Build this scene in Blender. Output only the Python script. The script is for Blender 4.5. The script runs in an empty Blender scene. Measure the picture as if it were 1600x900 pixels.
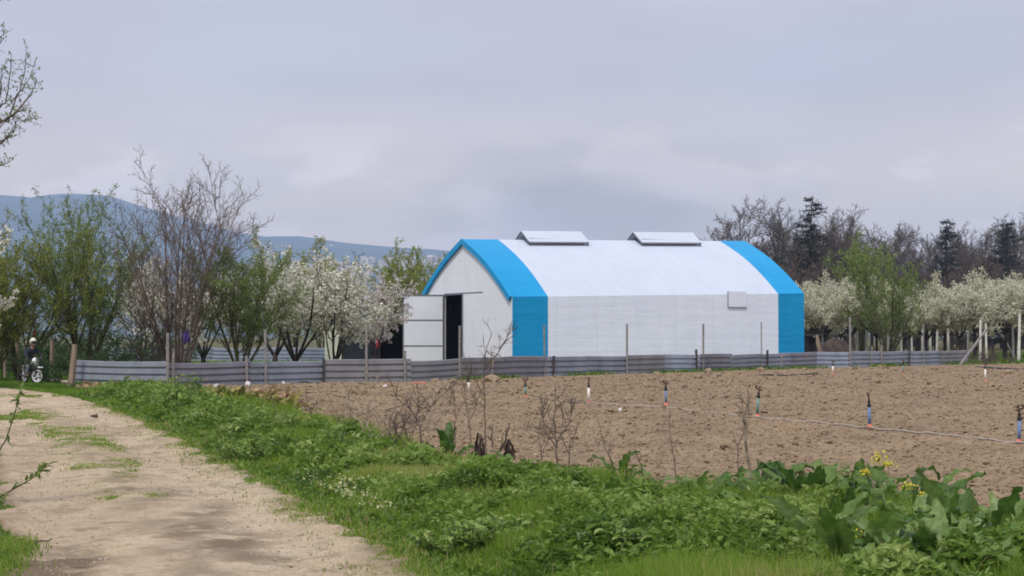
import bpy, bmesh, math, random
import numpy as np
from mathutils import Vector, Matrix

S = bpy.context.scene
COL = S.collection
F = 2600.0                      # focal length in photo pixels (1600 wide)
CAMZ = 1.65
PITCH = math.atan(75.0 / F)     # horizon sits at row 525
CT, ST = math.cos(PITCH), math.sin(PITCH)
RG = np.random.default_rng(7)

# ---------------------------------------------------------------- helpers
def ray(px, py):
    b = 450.0 - py
    return (px - 800.0), F * CT - b * ST, b * CT + F * ST

def G(px, py, z=0.0):
    """point of the level z seen at a photo pixel"""
    x, y, dz = ray(px, py)
    t = (z - CAMZ) / dz
    return Vector((x * t, y * t, z))

def P(px, py, Y):
    x, y, dz = ray(px, py)
    t = Y / y
    return Vector((x * t, Y, CAMZ + dz * t))

def X_at(px, Y):
    return (px - 800.0) / F * Y

def link(o, parent=None):
    COL.objects.link(o)
    if parent is not None:
        o.parent = parent
    return o

def tag(o, label, cat, group=None, kind=None):
    o['label'] = label
    o['category'] = cat
    if group: o['group'] = group
    if kind: o['kind'] = kind
    return o

def struct(o, kind='structure'):
    o['kind'] = kind
    return o

def empty(name, loc=(0, 0, 0), rz=0.0, scale=1.0):
    o = bpy.data.objects.new(name, None)
    o.empty_display_size = 0.2
    o.location = loc
    o.rotation_euler = (0, 0, rz)
    o.scale = (scale, scale, scale)
    return link(o)

class MB:
    """collects vertices and faces, then links them as one mesh object"""
    def __init__(s):
        s.V, s.F, s.T, s.M, s.n = [], [], [], [], 0
    def add(s, V, faces, tint=0.5, mat=0):
        V = np.asarray(V, dtype=np.float64).reshape(-1, 3)
        if isinstance(faces, np.ndarray): faces = [faces]
        elif faces and not isinstance(faces[0], np.ndarray):
            by = {}
            for f in faces: by.setdefault(len(f), []).append(f)
            faces = [np.array(v, dtype=np.int64) for v in by.values()]
        for f in faces:
            if len(f) == 0: continue
            s.F.append(np.asarray(f, dtype=np.int64) + s.n)
            s.M.append(np.full(len(f), mat, dtype=np.int32))
        s.V.append(V)
        t = np.empty(len(V)); t[:] = tint
        s.T.append(t)
        s.n += len(V)
        return s
    def mesh(s, name, mats, smooth=False):
        me = bpy.data.meshes.new(name)
        V = np.concatenate(s.V)
        me.vertices.add(len(V))
        me.vertices.foreach_set('co', V.astype(np.float32).ravel())
        tot = np.concatenate([np.full(len(f), f.shape[1], dtype=np.int32) for f in s.F])
        idx = np.concatenate([f.ravel() for f in s.F]).astype(np.int32)
        st = np.concatenate([[0], np.cumsum(tot)[:-1]]).astype(np.int32)
        me.loops.add(len(idx)); me.loops.foreach_set('vertex_index', idx)
        me.polygons.add(len(tot))
        me.polygons.foreach_set('loop_start', st)
        me.polygons.foreach_set('loop_total', tot)
        me.polygons.foreach_set('material_index', np.concatenate(s.M))
        me.polygons.foreach_set('use_smooth', np.full(len(tot), smooth, dtype=bool))
        a = me.attributes.new('tint', 'FLOAT', 'POINT')
        a.data.foreach_set('value', np.concatenate(s.T).astype(np.float32))
        for m in (mats if isinstance(mats, (list, tuple)) else [mats]): me.materials.append(m)
        me.update(calc_edges=True)
        return me
    def build(s, name, mats, parent=None, smooth=False, loc=None):
        o = bpy.data.objects.new(name, s.mesh(name, mats, smooth))
        if loc is not None: o.location = loc
        return link(o, parent)
    # shapes
    def box(s, c, size, rz=0.0, tint=0.5, mat=0, R=None):
        hx, hy, hz = [v / 2 for v in size]
        v = np.array([[x, y, z] for x in (-hx, hx) for y in (-hy, hy) for z in (-hz, hz)])
        if R is None:
            cz, sz = math.cos(rz), math.sin(rz)
            R = np.array([[cz, -sz, 0], [sz, cz, 0], [0, 0, 1]])
        v = v @ np.array(R).T + np.array(c)
        return s.add(v, np.array([[0, 1, 3, 2], [4, 6, 7, 5], [0, 4, 5, 1], [2, 3, 7, 6], [0, 2, 6, 4], [1, 5, 7, 3]]), tint, mat)
    def beam(s, a, b, w, h=None, tint=0.5, mat=0):
        a, b = Vector(a), Vector(b)
        d = (b - a); L = d.length; d.normalize()
        up = Vector((0, 0, 1)) if abs(d.z) < 0.95 else Vector((0, 1, 0))
        x = d.cross(up).normalized(); y = x.cross(d)
        R = np.array([[x[i], y[i], d[i]] for i in range(3)])
        return s.box((a + b) / 2, (w, h or w, L), R=R, tint=tint, mat=mat)
    def tube(s, pts, rad, sides=6, tint=0.5, mat=0, cap=True):
        pts = np.asarray(pts, dtype=float); n = len(pts)
        rad = np.broadcast_to(np.asarray(rad, dtype=float), (n,))
        d = np.gradient(pts, axis=0)
        d /= np.linalg.norm(d, axis=1, keepdims=True) + 1e-12
        m = d.mean(0)
        ref = np.array([0, 0, 1.0]) if abs(m[2]) < 0.8 * np.linalg.norm(m) + 1e-9 else np.array([1.0, 0, 0])
        u = np.cross(d, ref); u /= np.linalg.norm(u, axis=1, keepdims=True) + 1e-12
        w = np.cross(d, u)
        a = np.arange(sides) * 2 * math.pi / sides
        ring = u[:, None, :] * np.cos(a)[None, :, None] + w[:, None, :] * np.sin(a)[None, :, None]
        V = pts[:, None, :] + ring * rad[:, None, None]
        i = np.arange(n - 1)[:, None] * sides; j = np.arange(sides)[None, :]; k = (j + 1) % sides
        Fq = np.stack([i + j, i + k, i + sides + k, i + sides + j], -1).reshape(-1, 4)
        fs = [Fq]
        if cap: fs += [np.array([list(range(sides - 1, -1, -1))]), np.array([[(n - 1) * sides + q for q in range(sides)]])]
        return s.add(V.reshape(-1, 3), fs, tint, mat)
    def lathe(s, c, prof, sides=12, tint=0.5, mat=0, R=None):
        a = np.arange(sides) * 2 * math.pi / sides
        V = np.array([[r * math.cos(q), r * math.sin(q), z] for r, z in prof for q in a])
        if R is not None: V = V @ np.array(R).T
        V = V + np.array(c)
        n = len(prof)
        i = np.arange(n - 1)[:, None] * sides; j = np.arange(sides)[None, :]; k = (j + 1) % sides
        Fq = np.stack([i + j, i + k, i + sides + k, i + sides + j], -1).reshape(-1, 4)
        return s.add(V, [Fq, np.array([list(range(sides - 1, -1, -1))]), np.array([[(n - 1) * sides + q for q in range(sides)]])], tint, mat)
    def ball(s, c, r, seg=10, tint=0.5, mat=0):
        r = np.broadcast_to(np.asarray(r, float), (3,))
        prof = [(max(math.sin(math.pi * i / seg), 0.02), -math.cos(math.pi * i / seg)) for i in range(seg + 1)]
        return s.lathe(c, prof, seg + 2, tint, mat, R=np.diag(r))

def _hash(ix, iy, seed):
    h = (ix.astype(np.int64) * 374761393 + iy.astype(np.int64) * 668265263 + seed * 974634777) & 0x7fffffff
    h = ((h ^ (h >> 13)) * 1274126177) & 0x7fffffff
    return ((h ^ (h >> 16)) & 0xffff) / 65535.0

def vnoise(x, y, seed=0):
    ix, iy = np.floor(x), np.floor(y)
    fx, fy = x - ix, y - iy
    fx = fx * fx * (3 - 2 * fx); fy = fy * fy * (3 - 2 * fy)
    a = _hash(ix, iy, seed); b = _hash(ix + 1, iy, seed)
    c = _hash(ix, iy + 1, seed); d = _hash(ix + 1, iy + 1, seed)
    return (a * (1 - fx) + b * fx) * (1 - fy) + (c * (1 - fx) + d * fx) * fy

def fbm(x, y, seed=0, octv=4):
    s, a, t = 0, 1.0, 0
    for i in range(octv):
        s = s + a * vnoise(x * 2 ** i + 17.3 * i, y * 2 ** i - 9.1 * i, seed + i); t += a; a *= 0.5
    return s / t

def sstep(a, b, x):
    t = np.clip((x - a) / (b - a), 0, 1)
    return t * t * (3 - 2 * t)

# ---------------------------------------------------------------- materials
def nodes(name):
    m = bpy.data.materials.new(name); m.use_nodes = True
    nt = m.node_tree; nt.nodes.clear()
    out = nt.nodes.new('ShaderNodeOutputMaterial')
    return m, nt, out

def ramp(nt, fac, stops):
    r = nt.nodes.new('ShaderNodeValToRGB')
    el = r.color_ramp.elements
    while len(el) < len(stops): el.new(0.5)
    for e, (p, c) in zip(el, stops):
        e.position = p; e.color = (*c, 1)
    nt.links.new(fac, r.inputs[0])
    return r.outputs[0]

def noise(nt, scale, detail=4, rough=0.55, stretch=None, coord='Object'):
    tc = nt.nodes.new('ShaderNodeTexCoord')
    src = tc.outputs[coord]
    if stretch:
        mp = nt.nodes.new('ShaderNodeMapping'); mp.inputs['Scale'].default_value = stretch
        nt.links.new(src, mp.inputs[0]); src = mp.outputs[0]
    n = nt.nodes.new('ShaderNodeTexNoise')
    n.inputs['Scale'].default_value = scale; n.inputs['Detail'].default_value = detail
    n.inputs['Roughness'].default_value = rough
    nt.links.new(src, n.inputs['Vector'])
    return n.outputs['Fac']

def mixc(nt, a, b, fac, mode='MIX'):
    n = nt.nodes.new('ShaderNodeMix'); n.data_type = 'RGBA'; n.blend_type = mode
    for s, v in ((6, a), (7, b), (0, fac)):
        if isinstance(v, bpy.types.NodeSocket): nt.links.new(v, n.inputs[s])
        elif isinstance(v, (int, float)): n.inputs[s].default_value = v
        else: n.inputs[s].default_value = (*v, 1)
    return n.outputs[2]

def surf(nt, out, col, rough=0.8, metal=0.0, spec=0.3, bump=None, bump_d=0.02, bump_s=0.5, transl=0.0):
    b = nt.nodes.new('ShaderNodeBsdfPrincipled')
    if isinstance(col, bpy.types.NodeSocket): nt.links.new(col, b.inputs['Base Color'])
    else: b.inputs['Base Color'].default_value = (*col, 1)
    b.inputs['Roughness'].default_value = rough
    b.inputs['Metallic'].default_value = metal
    b.inputs['Specular IOR Level'].default_value = spec
    if bump is not None:
        bn = nt.nodes.new('ShaderNodeBump'); bn.inputs['Distance'].default_value = bump_d
        bn.inputs['Strength'].default_value = bump_s
        nt.links.new(bump, bn.inputs['Height']); nt.links.new(bn.outputs[0], b.inputs['Normal'])
    sh = b.outputs[0]
    if transl:
        t = nt.nodes.new('ShaderNodeBsdfTranslucent')
        if isinstance(col, bpy.types.NodeSocket): nt.links.new(col, t.inputs[0])
        else: t.inputs[0].default_value = (*col, 1)
        mx = nt.nodes.new('ShaderNodeMixShader'); mx.inputs[0].default_value = transl
        nt.links.new(sh, mx.inputs[1]); nt.links.new(t.outputs[0], mx.inputs[2]); sh = mx.outputs[0]
    nt.links.new(sh, out.inputs[0])

def mat_tint(name, stops, rough=0.55, transl=0.3, spec=0.3):
    m, nt, out = nodes(name)
    a = nt.nodes.new('ShaderNodeAttribute'); a.attribute_name = 'tint'
    surf(nt, out, ramp(nt, a.outputs['Fac'], stops), rough, spec=spec, transl=transl)
    return m

def mat_noise(name, c1, c2, scale=5.0, rough=0.8, metal=0.0, spec=0.3, bump_d=0.0, stretch=None, lo=0.35, hi=0.65, transl=0.0):
    m, nt, out = nodes(name)
    n = noise(nt, scale, 5, 0.6, stretch)
    col = ramp(nt, n, [(lo, c1), (hi, c2)])
    surf(nt, out, col, rough, metal, spec, n if bump_d else None, bump_d, 0.6, transl)
    return m

M = {}
M['bark'] = mat_noise('bark', (0.045, 0.036, 0.030), (0.13, 0.105, 0.085), 9, 0.9, bump_d=0.01, stretch=(1, 1, .25))
M['bark_dark'] = mat_noise('bark_dark', (0.028, 0.023, 0.022), (0.075, 0.060, 0.055), 9, 0.9, bump_d=0.01, stretch=(1, 1, .25))
M['bark_brown'] = mat_noise('bark_brown', (0.085, 0.066, 0.058), (0.19, 0.145, 0.125), 6, 0.9)
M['bark_grey'] = mat_noise('bark_grey', (0.060, 0.050, 0.048), (0.125, 0.105, 0.10), 5, 0.9)
M['bark_olive'] = mat_noise('bark_olive', (0.05, 0.05, 0.03), (0.12, 0.12, 0.06), 7, 0.9)
M['twig_brown'] = mat_noise('twig_brown', (0.075, 0.052, 0.040), (0.15, 0.105, 0.085), 3, 0.9)
M['leaf_green'] = mat_tint('leaf_green', [(0, (0.090, 0.150, 0.036)), (.5, (0.185, 0.260, 0.064)), (1, (0.32, 0.39, 0.13))], 0.55, 0.5)
M['leaf_fresh'] = mat_tint('leaf_fresh', [(0, (0.12, 0.17, 0.03)), (.5, (0.25, 0.30, 0.055)), (1, (0.38, 0.41, 0.11))], 0.55, 0.5)
M['leaf_dark'] = mat_tint('leaf_dark', [(0, (0.025, 0.050, 0.020)), (.5, (0.048, 0.092, 0.031)), (1, (0.084, 0.147, 0.049))], 0.5, 0.3)
M['needles'] = mat_tint('needles', [(0, (0.016, 0.025, 0.024)), (1, (0.040, 0.056, 0.050))], 0.7, 0.1)
M['blossom'] = mat_tint('blossom', [(0, (0.336, 0.370, 0.224)), (.35, (0.650, 0.638, 0.515)), (1, (0.850, 0.850, 0.806))], 0.7, 0.35, 0.2)
M['blossom_cream'] = mat_tint('blossom_cream', [(0, (0.26, 0.29, 0.15)), (.4, (0.58, 0.57, 0.42)), (1, (0.80, 0.79, 0.70))], 0.7, 0.35, 0.2)
M['blossom_pink'] = mat_tint('blossom_pink', [(0, (0.35, 0.33, 0.26)), (.35, (0.58, 0.53, 0.50)), (1, (0.76, 0.72, 0.72))], 0.7, 0.35, 0.2)
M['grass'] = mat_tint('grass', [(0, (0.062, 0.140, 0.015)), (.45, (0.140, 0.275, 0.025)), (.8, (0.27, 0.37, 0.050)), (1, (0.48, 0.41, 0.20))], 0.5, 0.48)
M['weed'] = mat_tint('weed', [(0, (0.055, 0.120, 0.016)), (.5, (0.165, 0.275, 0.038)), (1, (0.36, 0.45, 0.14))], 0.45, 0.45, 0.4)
M['dock'] = mat_tint('dock', [(0, (0.045, 0.105, 0.024)), (.4, (0.100, 0.195, 0.038)), (.8, (0.185, 0.280, 0.080)), (1, (0.31, 0.40, 0.22))], 0.42, 0.45, 0.5)
def mat_dock():
    m, nt, out = nodes('dock')
    a = nt.nodes.new('ShaderNodeAttribute'); a.attribute_name = 'tint'
    col = ramp(nt, a.outputs['Fac'], [(0, (0.065, 0.140, 0.028)), (.4, (0.130, 0.240, 0.042)), (.8, (0.225, 0.330, 0.095)), (1, (0.36, 0.45, 0.26))])
    n1 = noise(nt, 14, 4, 0.6); n2 = noise(nt, 45, 3, 0.6, (1, 1, .35))
    col = mixc(nt, col, ramp(nt, n1, [(.32, (.62, .66, .55)), (.55, (1, 1, 1)), (.72, (1.25, 1.2, 1.1))]), 1.0, 'MULTIPLY')
    surf(nt, out, col, 0.40, spec=.5, bump=n2, bump_d=0.02, bump_s=.8, transl=.42)
    return m
M['dock'] = mat_dock()
M['dock_yellow'] = mat_tint('dock_yellow', [(0, (0.10, 0.12, 0.03)), (.5, (0.26, 0.24, 0.06)), (1, (0.40, 0.33, 0.12))], 0.5, 0.3)
M['withered'] = mat_tint('withered', [(0, (0.22, 0.145, 0.075)), (.5, (0.40, 0.28, 0.15)), (1, (0.54, 0.41, 0.24))], 0.8, 0.2)
M['dead_dark'] = mat_tint('dead_dark', [(0, (0.022, 0.016, 0.014)), (1, (0.075, 0.05, 0.042))], 0.9, 0.0)
M['petal_yellow'] = mat_tint('petal_yellow', [(0, (0.60, 0.52, 0.05)), (1, (0.82, 0.74, 0.10))], 0.6, 0.3)
M['petal_pale'] = mat_tint('petal_pale', [(0, (0.45, 0.48, 0.22)), (1, (0.68, 0.68, 0.42))], 0.6, 0.3)
M['stem_green'] = mat_noise('stem_green', (0.06, 0.10, 0.03), (0.12, 0.16, 0.06), 6, 0.6)
M['stalk_dry'] = mat_noise('stalk_dry', (0.24, 0.19, 0.14), (0.44, 0.36, 0.27), 8, 0.9)
M['stalk_mid'] = mat_noise('stalk_mid', (0.13, 0.10, 0.075), (0.26, 0.21, 0.16), 8, 0.9)
M['stalk_grey'] = mat_noise('stalk_grey', (0.075, 0.060, 0.052), (0.16, 0.125, 0.105), 8, 0.9)
M['wood_post'] = mat_noise('wood_post', (0.16, 0.12, 0.09), (0.30, 0.24, 0.18), 6, 0.9, bump_d=.005, stretch=(1, 1, .15))
M['concrete'] = mat_noise('concrete', (0.50, 0.51, 0.47), (0.70, 0.71, 0.66), 4, 0.9)
M['steel_post'] = mat_noise('steel_post', (0.20, 0.19, 0.19), (0.33, 0.31, 0.31), 8, 0.6, 0.3)
M['black_post'] = mat_noise('black_post', (0.03, 0.03, 0.035), (0.07, 0.06, 0.06), 8, 0.7)
M['black_plastic'] = mat_noise('black_plastic', (0.012, 0.012, 0.014), (0.03, 0.028, 0.028), 12, 0.5)
M['brown_plastic'] = mat_noise('brown_plastic', (0.05, 0.03, 0.022), (0.10, 0.06, 0.04), 12, 0.5)
M['red_plastic'] = mat_noise('red_plastic', (0.50, 0.10, 0.065), (0.64, 0.17, 0.115), 12, 0.45)
M['blue_pipe'] = mat_noise('blue_pipe', (0.095, 0.17, 0.33), (0.15, 0.24, 0.42), 10, 0.5)
M['white_pipe'] = mat_noise('white_pipe', (0.62, 0.58, 0.52), (0.80, 0.77, 0.72), 10, 0.5)
M['teal_pipe'] = mat_noise('teal_pipe', (0.09, 0.20, 0.18), (0.15, 0.30, 0.26), 10, 0.5)
M['hose_grey'] = mat_noise('hose_grey', (0.26, 0.225, 0.19), (0.38, 0.34, 0.30), 3, 0.6)
M['white_bag'] = mat_noise('white_bag', (0.55, 0.52, 0.54), (0.78, 0.76, 0.78), 9, 0.5, bump_d=.03)
M['net_dark'] = mat_noise('net_dark', (0.010, 0.015, 0.020), (0.026, 0.034, 0.042), 3, 0.95, stretch=(6, 6, .4))
M['net_black'] = mat_noise('net_black', (0.008, 0.007, 0.010), (0.018, 0.015, 0.018), 3, 0.95)
M['red_cloth'] = mat_noise('red_cloth', (0.32, 0.02, 0.045), (0.50, 0.04, 0.08), 8, 0.9)
M['orange_cloth'] = mat_noise('orange_cloth', (0.42, 0.10, 0.05), (0.58, 0.18, 0.09), 8, 0.9)
M['purple_cloth'] = mat_noise('purple_cloth', (0.045, 0.03, 0.13), (0.10, 0.06, 0.24), 8, 0.9)
M['pale_sheet'] = mat_noise('pale_sheet', (0.36, 0.42, 0.33), (0.55, 0.60, 0.48), 2, 0.8)
M['dark_earth'] = mat_noise('dark_earth', (0.035, 0.028, 0.026), (0.085, 0.065, 0.055), 3, 1.0, bump_d=.08)
M['brush'] = mat_noise('brush', (0.060, 0.045, 0.040), (0.13, 0.10, 0.085), 3, 0.9)
# ---- wall and roof sheeting of the tent
def mat_sheet(name, c1, c2, rough, wr, transl):
    m, nt, out = nodes(name)
    a = noise(nt, 0.35, 4, 0.6)
    col = ramp(nt, a, [(0.3, c1), (0.7, c2)])
    w1 = noise(nt, 1.0, 3, 0.5, (0.5, 0.5, 3.0))
    w2 = noise(nt, 5.0, 3, 0.6, (1.0, 1.0, 1.6))
    add = nt.nodes.new('ShaderNodeMath'); add.operation = 'ADD'
    nt.links.new(w1, add.inputs[0])
    mul = nt.nodes.new('ShaderNodeMath'); mul.operation = 'MULTIPLY'; mul.inputs[1].default_value = 0.3
    nt.links.new(w2, mul.inputs[0]); nt.links.new(mul.outputs[0], add.inputs[1])
    tc = nt.nodes.new('ShaderNodeTexCoord'); sp = nt.nodes.new('ShaderNodeSeparateXYZ'); nt.links.new(tc.outputs['Object'], sp.inputs[0])
    pp = nt.nodes.new('ShaderNodeMath'); pp.operation = 'PINGPONG'; pp.inputs[1].default_value = 1.25; nt.links.new(sp.outputs[0], pp.inputs[0])
    lt = nt.nodes.new('ShaderNodeMath'); lt.operation = 'LESS_THAN'; lt.inputs[1].default_value = 0.03; nt.links.new(pp.outputs[0], lt.inputs[0])
    col = mixc(nt, col, tuple(0.965 * q for q in c1), lt.outputs[0])
    gr = noise(nt, 1.6, 5, 0.65, (1.0, 1.0, .25)); gm2 = ramp(nt, gr, [(0.30, (0.95, 0.95, 0.945)), (0.55, (1, 1, 1))])
    col = mixc(nt, col, gm2, 1.0, 'MULTIPLY')
    surf(nt, out, col, rough, spec=0.25, bump=add.outputs[0], bump_d=wr, bump_s=0.7, transl=transl)
    return m
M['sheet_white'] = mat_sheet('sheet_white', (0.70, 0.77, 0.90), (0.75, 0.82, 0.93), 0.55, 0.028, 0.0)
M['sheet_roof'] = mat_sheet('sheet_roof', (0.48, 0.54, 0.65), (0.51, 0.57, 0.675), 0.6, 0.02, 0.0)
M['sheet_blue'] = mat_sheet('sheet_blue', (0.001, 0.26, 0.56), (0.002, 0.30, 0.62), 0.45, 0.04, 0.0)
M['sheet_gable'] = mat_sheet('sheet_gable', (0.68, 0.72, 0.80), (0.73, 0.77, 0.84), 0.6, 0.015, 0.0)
M['inner_shade'] = mat_noise('inner_shade', (0.030, 0.034, 0.042), (0.05, 0.055, 0.065), 2, 0.9)  # dark colour on the inner faces stands in for the unlit tent interior
M['steel_frame'] = mat_noise('steel_frame', (0.14, 0.15, 0.18), (0.22, 0.23, 0.26), 6, 0.5, 0.4)
def mat_corrugated(name, c1, c2):
    m, nt, out = nodes(name)
    n1 = noise(nt, 1.3, 4, 0.6, (1, 1, .6))
    col = ramp(nt, n1, [(0.3, c1), (0.7, c2)])
    n2 = noise(nt, 3.0, 5, 0.7, (.5, .5, 2.5))
    rust = ramp(nt, n2, [(0.62, (0, 0, 0)), (0.74, (1, 1, 1))])
    col = mixc(nt, col, (0.17, 0.145, 0.14), rust)
    surf(nt, out, col, 0.45, 0.35, 0.4)
    return m
M['zinc'] = mat_corrugated('zinc', (0.185, 0.21, 0.25), (0.29, 0.325, 0.38))
M['zinc_dull'] = mat_corrugated('zinc_dull', (0.165, 0.165, 0.20), (0.25, 0.25, 0.295))
M['zinc_rusty'] = mat_corrugated('zinc_rusty', (0.185, 0.19, 0.205), (0.275, 0.28, 0.30))
M['zinc_blue'] = mat_corrugated('zinc_blue', (0.25, 0.29, 0.36), (0.38, 0.43, 0.51))

# ---------------------------------------------------------------- camera
cam = bpy.data.objects.new('camera', bpy.data.cameras.new('camera'))
link(cam)
cam.location = (0, 0, CAMZ)
cam.rotation_euler = (math.pi / 2 + PITCH, 0, 0)
cam.data.sensor_width = 36.0
cam.data.lens = 36.0 * F / 1600.0
cam.data.clip_start = 0.1; cam.data.clip_end = 40000.0
S.camera = cam

# ---------------------------------------------------------------- sky and sun
SUN_EL = math.radians(58); SUN_D = Vector((-0.34, -0.72, 0)).normalized()
sv = Vector((SUN_D.x * math.cos(SUN_EL), SUN_D.y * math.cos(SUN_EL), math.sin(SUN_EL)))
sun = bpy.data.objects.new('sun', bpy.data.lights.new('sun', 'SUN'))
sun.data.energy = 2.8; sun.data.angle = math.radians(10); sun.data.color = (1.0, 0.95, 0.88)
sun.rotation_euler = sv.to_track_quat('Z', 'Y').to_euler()
sun.location = (-30, 20, 60)
link(sun)

W = bpy.data.worlds.new('World'); S.world = W; W.use_nodes = True
nt = W.node_tree; nt.nodes.clear()
wo = nt.nodes.new('ShaderNodeOutputWorld')
sky = nt.nodes.new('ShaderNodeTexSky'); sky.sky_type = 'NISHITA'; sky.sun_disc = False
sky.sun_elevation = SUN_EL; sky.sun_rotation = math.atan2(SUN_D.x, SUN_D.y)
sky.air_density = 1.0; sky.dust_density = 3.0
bg1 = nt.nodes.new('ShaderNodeBackground'); bg1.inputs[1].default_value = 0.08
nt.links.new(sky.outputs[0], bg1.inputs[0])
tc = nt.nodes.new('ShaderNodeTexCoord')
def wnoise(scale, detail, rough, st, loc=(0, 0, 0)):
    mp = nt.nodes.new('ShaderNodeMapping'); mp.inputs['Scale'].default_value = st; mp.inputs['Location'].default_value = loc
    nt.links.new(tc.outputs['Generated'], mp.inputs[0])
    n = nt.nodes.new('ShaderNodeTexNoise'); n.inputs['Scale'].default_value = scale
    n.inputs['Detail'].default_value = detail; n.inputs['Roughness'].default_value = rough
    nt.links.new(mp.outputs[0], n.inputs['Vector']); return n.outputs['Fac']
sep = nt.nodes.new('ShaderNodeSeparateXYZ'); nt.links.new(tc.outputs['Generated'], sep.inputs[0])
# broad stratus sheet: warm grey low down, mauve grey higher up
base = ramp(nt, sep.outputs[2], [(0.0, (1.10, 0.84, 0.55)), (0.07, (1.06, 0.82, 0.56)), (0.11, (0.765, 0.64, 0.56)), (0.15, (0.545, 0.50, 0.535)), (0.21, (0.52, 0.49, 0.555)), (1.0, (0.60, 0.59, 0.67))])
big = wnoise(5.0, 4, 0.5, (1, 1, 3.0), (0.3, 0.1, 0.2))
dark = ramp(nt, big, [(0.36, (0.92, 0.92, 0.92)), (0.50, (0.98, 0.98, 0.98)), (0.64, (1.05, 1.045, 1.04))])
col = mixc(nt, base, dark, 1.0, 'MULTIPLY')
# small pale cumulus heads low in the sky
puff = wnoise(11, 5, 0.55, (1, 1, 2.4), (0.42, 0, 0.1))
pm = ramp(nt, puff, [(0.50, (0, 0, 0)), (0.60, (1, 1, 1))])
band = ramp(nt, sep.outputs[2], [(0.03, (0, 0, 0)), (0.055, (1, 1, 1)), (0.085, (.8, .8, .8)), (0.13, (0, 0, 0))])
pm = mixc(nt, pm, band, 1.0, 'MULTIPLY')
sc_ = nt.nodes.new('ShaderNodeMath'); sc_.operation = 'MULTIPLY'; sc_.inputs[1].default_value = 0.6
nt.links.new(pm, sc_.inputs[0])
col = mixc(nt, col, (1.30, 1.08, 0.98), sc_.outputs[0])
# thin bluish breaks
br = wnoise(4.5, 4, 0.5, (1, 1, 3.5), (0.9, 0.4, 0.0))
bm = ramp(nt, br, [(0.52, (0, 0, 0)), (0.72, (.28, .28, .28))])
col = mixc(nt, col, (0.47, 0.55, 0.64), bm)
# one broad darker rain smudge low over the plain
mp = nt.nodes.new('ShaderNodeMapping'); mp.inputs['Location'].default_value = (-0.050 / .105, 0, -0.070 / .048); mp.inputs['Scale'].default_value = (1 / .105, 0, 1 / .048)
nt.links.new(tc.outputs['Generated'], mp.inputs[0])
wv_ = nt.nodes.new('ShaderNodeVectorMath'); wv_.operation = 'LENGTH'; nt.links.new(mp.outputs[0], wv_.inputs[0])
ws = nt.nodes.new('ShaderNodeMath'); ws.operation = 'MULTIPLY_ADD'; ws.inputs[1].default_value = 1.3
nt.links.new(wnoise(9, 4, .55, (1, 1, 2.5), (.2, .7, .3)), ws.inputs[0]); nt.links.new(wv_.outputs['Value'], ws.inputs[2])
sm = ramp(nt, ws.outputs[0], [(0.42, (0.56, 0.57, 0.60)), (0.72, (0.82, 0.82, 0.84)), (1.0, (1, 1, 1))])
sm.node.color_ramp.interpolation = 'EASE'
ws2 = nt.nodes.new('ShaderNodeMath'); ws2.operation = 'MULTIPLY'; ws2.inputs[1].default_value = 0.5
nt.links.new(ws.outputs[0], ws2.inputs[0]); nt.links.new(ws2.outputs[0], sm.node.inputs[0])
col = mixc(nt, col, sm, 1.0, 'MULTIPLY')
bg2 = nt.nodes.new('ShaderNodeBackground'); bg2.inputs[1].default_value = 1.34
nt.links.new(col, bg2.inputs[0])
mxs = nt.nodes.new('ShaderNodeMixShader'); mxs.inputs[0].default_value = 0.9
nt.links.new(bg1.outputs[0], mxs.inputs[1]); nt.links.new(bg2.outputs[0], mxs.inputs[2])
nt.links.new(mxs.outputs[0], wo.inputs[0])

S.view_settings.view_transform = 'Standard'; S.view_settings.look = 'None'
S.view_settings.gamma = 1.0; S.view_settings.exposure = 0.14; S.view_settings.use_curve_mapping = False
S.render.engine = 'CYCLES'
S.cycles.use_denoising = True
S.cycles.max_bounces = 6; S.cycles.diffuse_bounces = 3; S.cycles.transmission_bounces = 3
S.cycles.volume_bounces = 1; S.cycles.transparent_max_bounces = 8
S.cycles.filter_width = 1.8

# ---------------------------------------------------------------- ground lines
RY = [6, 9, 11.4, 15.3, 18.65, 24.1, 30, 34.3, 44.2, 49.3, 53.6, 60, 70]
RX = [0.25, -0.15, -0.66, -1.77, -2.87, -4.6, -6.5, -7.9, -11.6, -14.0, -16.5, -21, -29]
FY = [6, 9, 11, 12.8, 14, 15, 16.2, 17.2, 19.5, 21.4, 26, 33, 43, 47, 50, 53, 56]
FX = [11, 7.2, 5.4, 4.2, 3.5, 2.9, 1.87, 1.0, 0.0, -1.0, -2.4, -4.2, -7.2, -9.2, -11.5, -13.5, -15.5]
def xr(Y): return np.interp(Y, RY, RX)
def xf(Y): return np.interp(Y, FY, FX)
FENCE = [G(118, 603), G(262, 607), G(505, 600), G(640, 598), G(850, 590), G(1090, 582), G(1275, 576), G(1510, 570)]

# ---------------------------------------------------------------- ground sheets
def mat_ground():
    m, nt, out = nodes('meadow_ground')
    a = noise(nt, 0.25, 6, 0.6, coord='Object')
    b = noise(nt, 3.0, 5, 0.65, coord='Object')
    c1 = ramp(nt, a, [(0.35, (0.085, 0.090, 0.036)), (0.6, (0.135, 0.120, 0.060)), (0.8, (0.20, 0.155, 0.10))])
    c2 = ramp(nt, b, [(0.3, (0.6, 0.6, 0.6)), (0.7, (1.2, 1.2, 1.2))])
    surf(nt, out, mixc(nt, c1, c2, 1.0, 'MULTIPLY'), 1.0, spec=0.1, bump=b, bump_d=0.05)
    return m
g = MB()
gx = np.array([-7000, -400, -120, -40, -10, 10, 40, 120, 400, 7000.0]); gy = np.array([-400, -20, 5, 30, 60, 120, 300, 1000, 9050.0])
VX, VY = np.meshgrid(gx, gy)
nx, ny = len(gx), len(gy)
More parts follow.
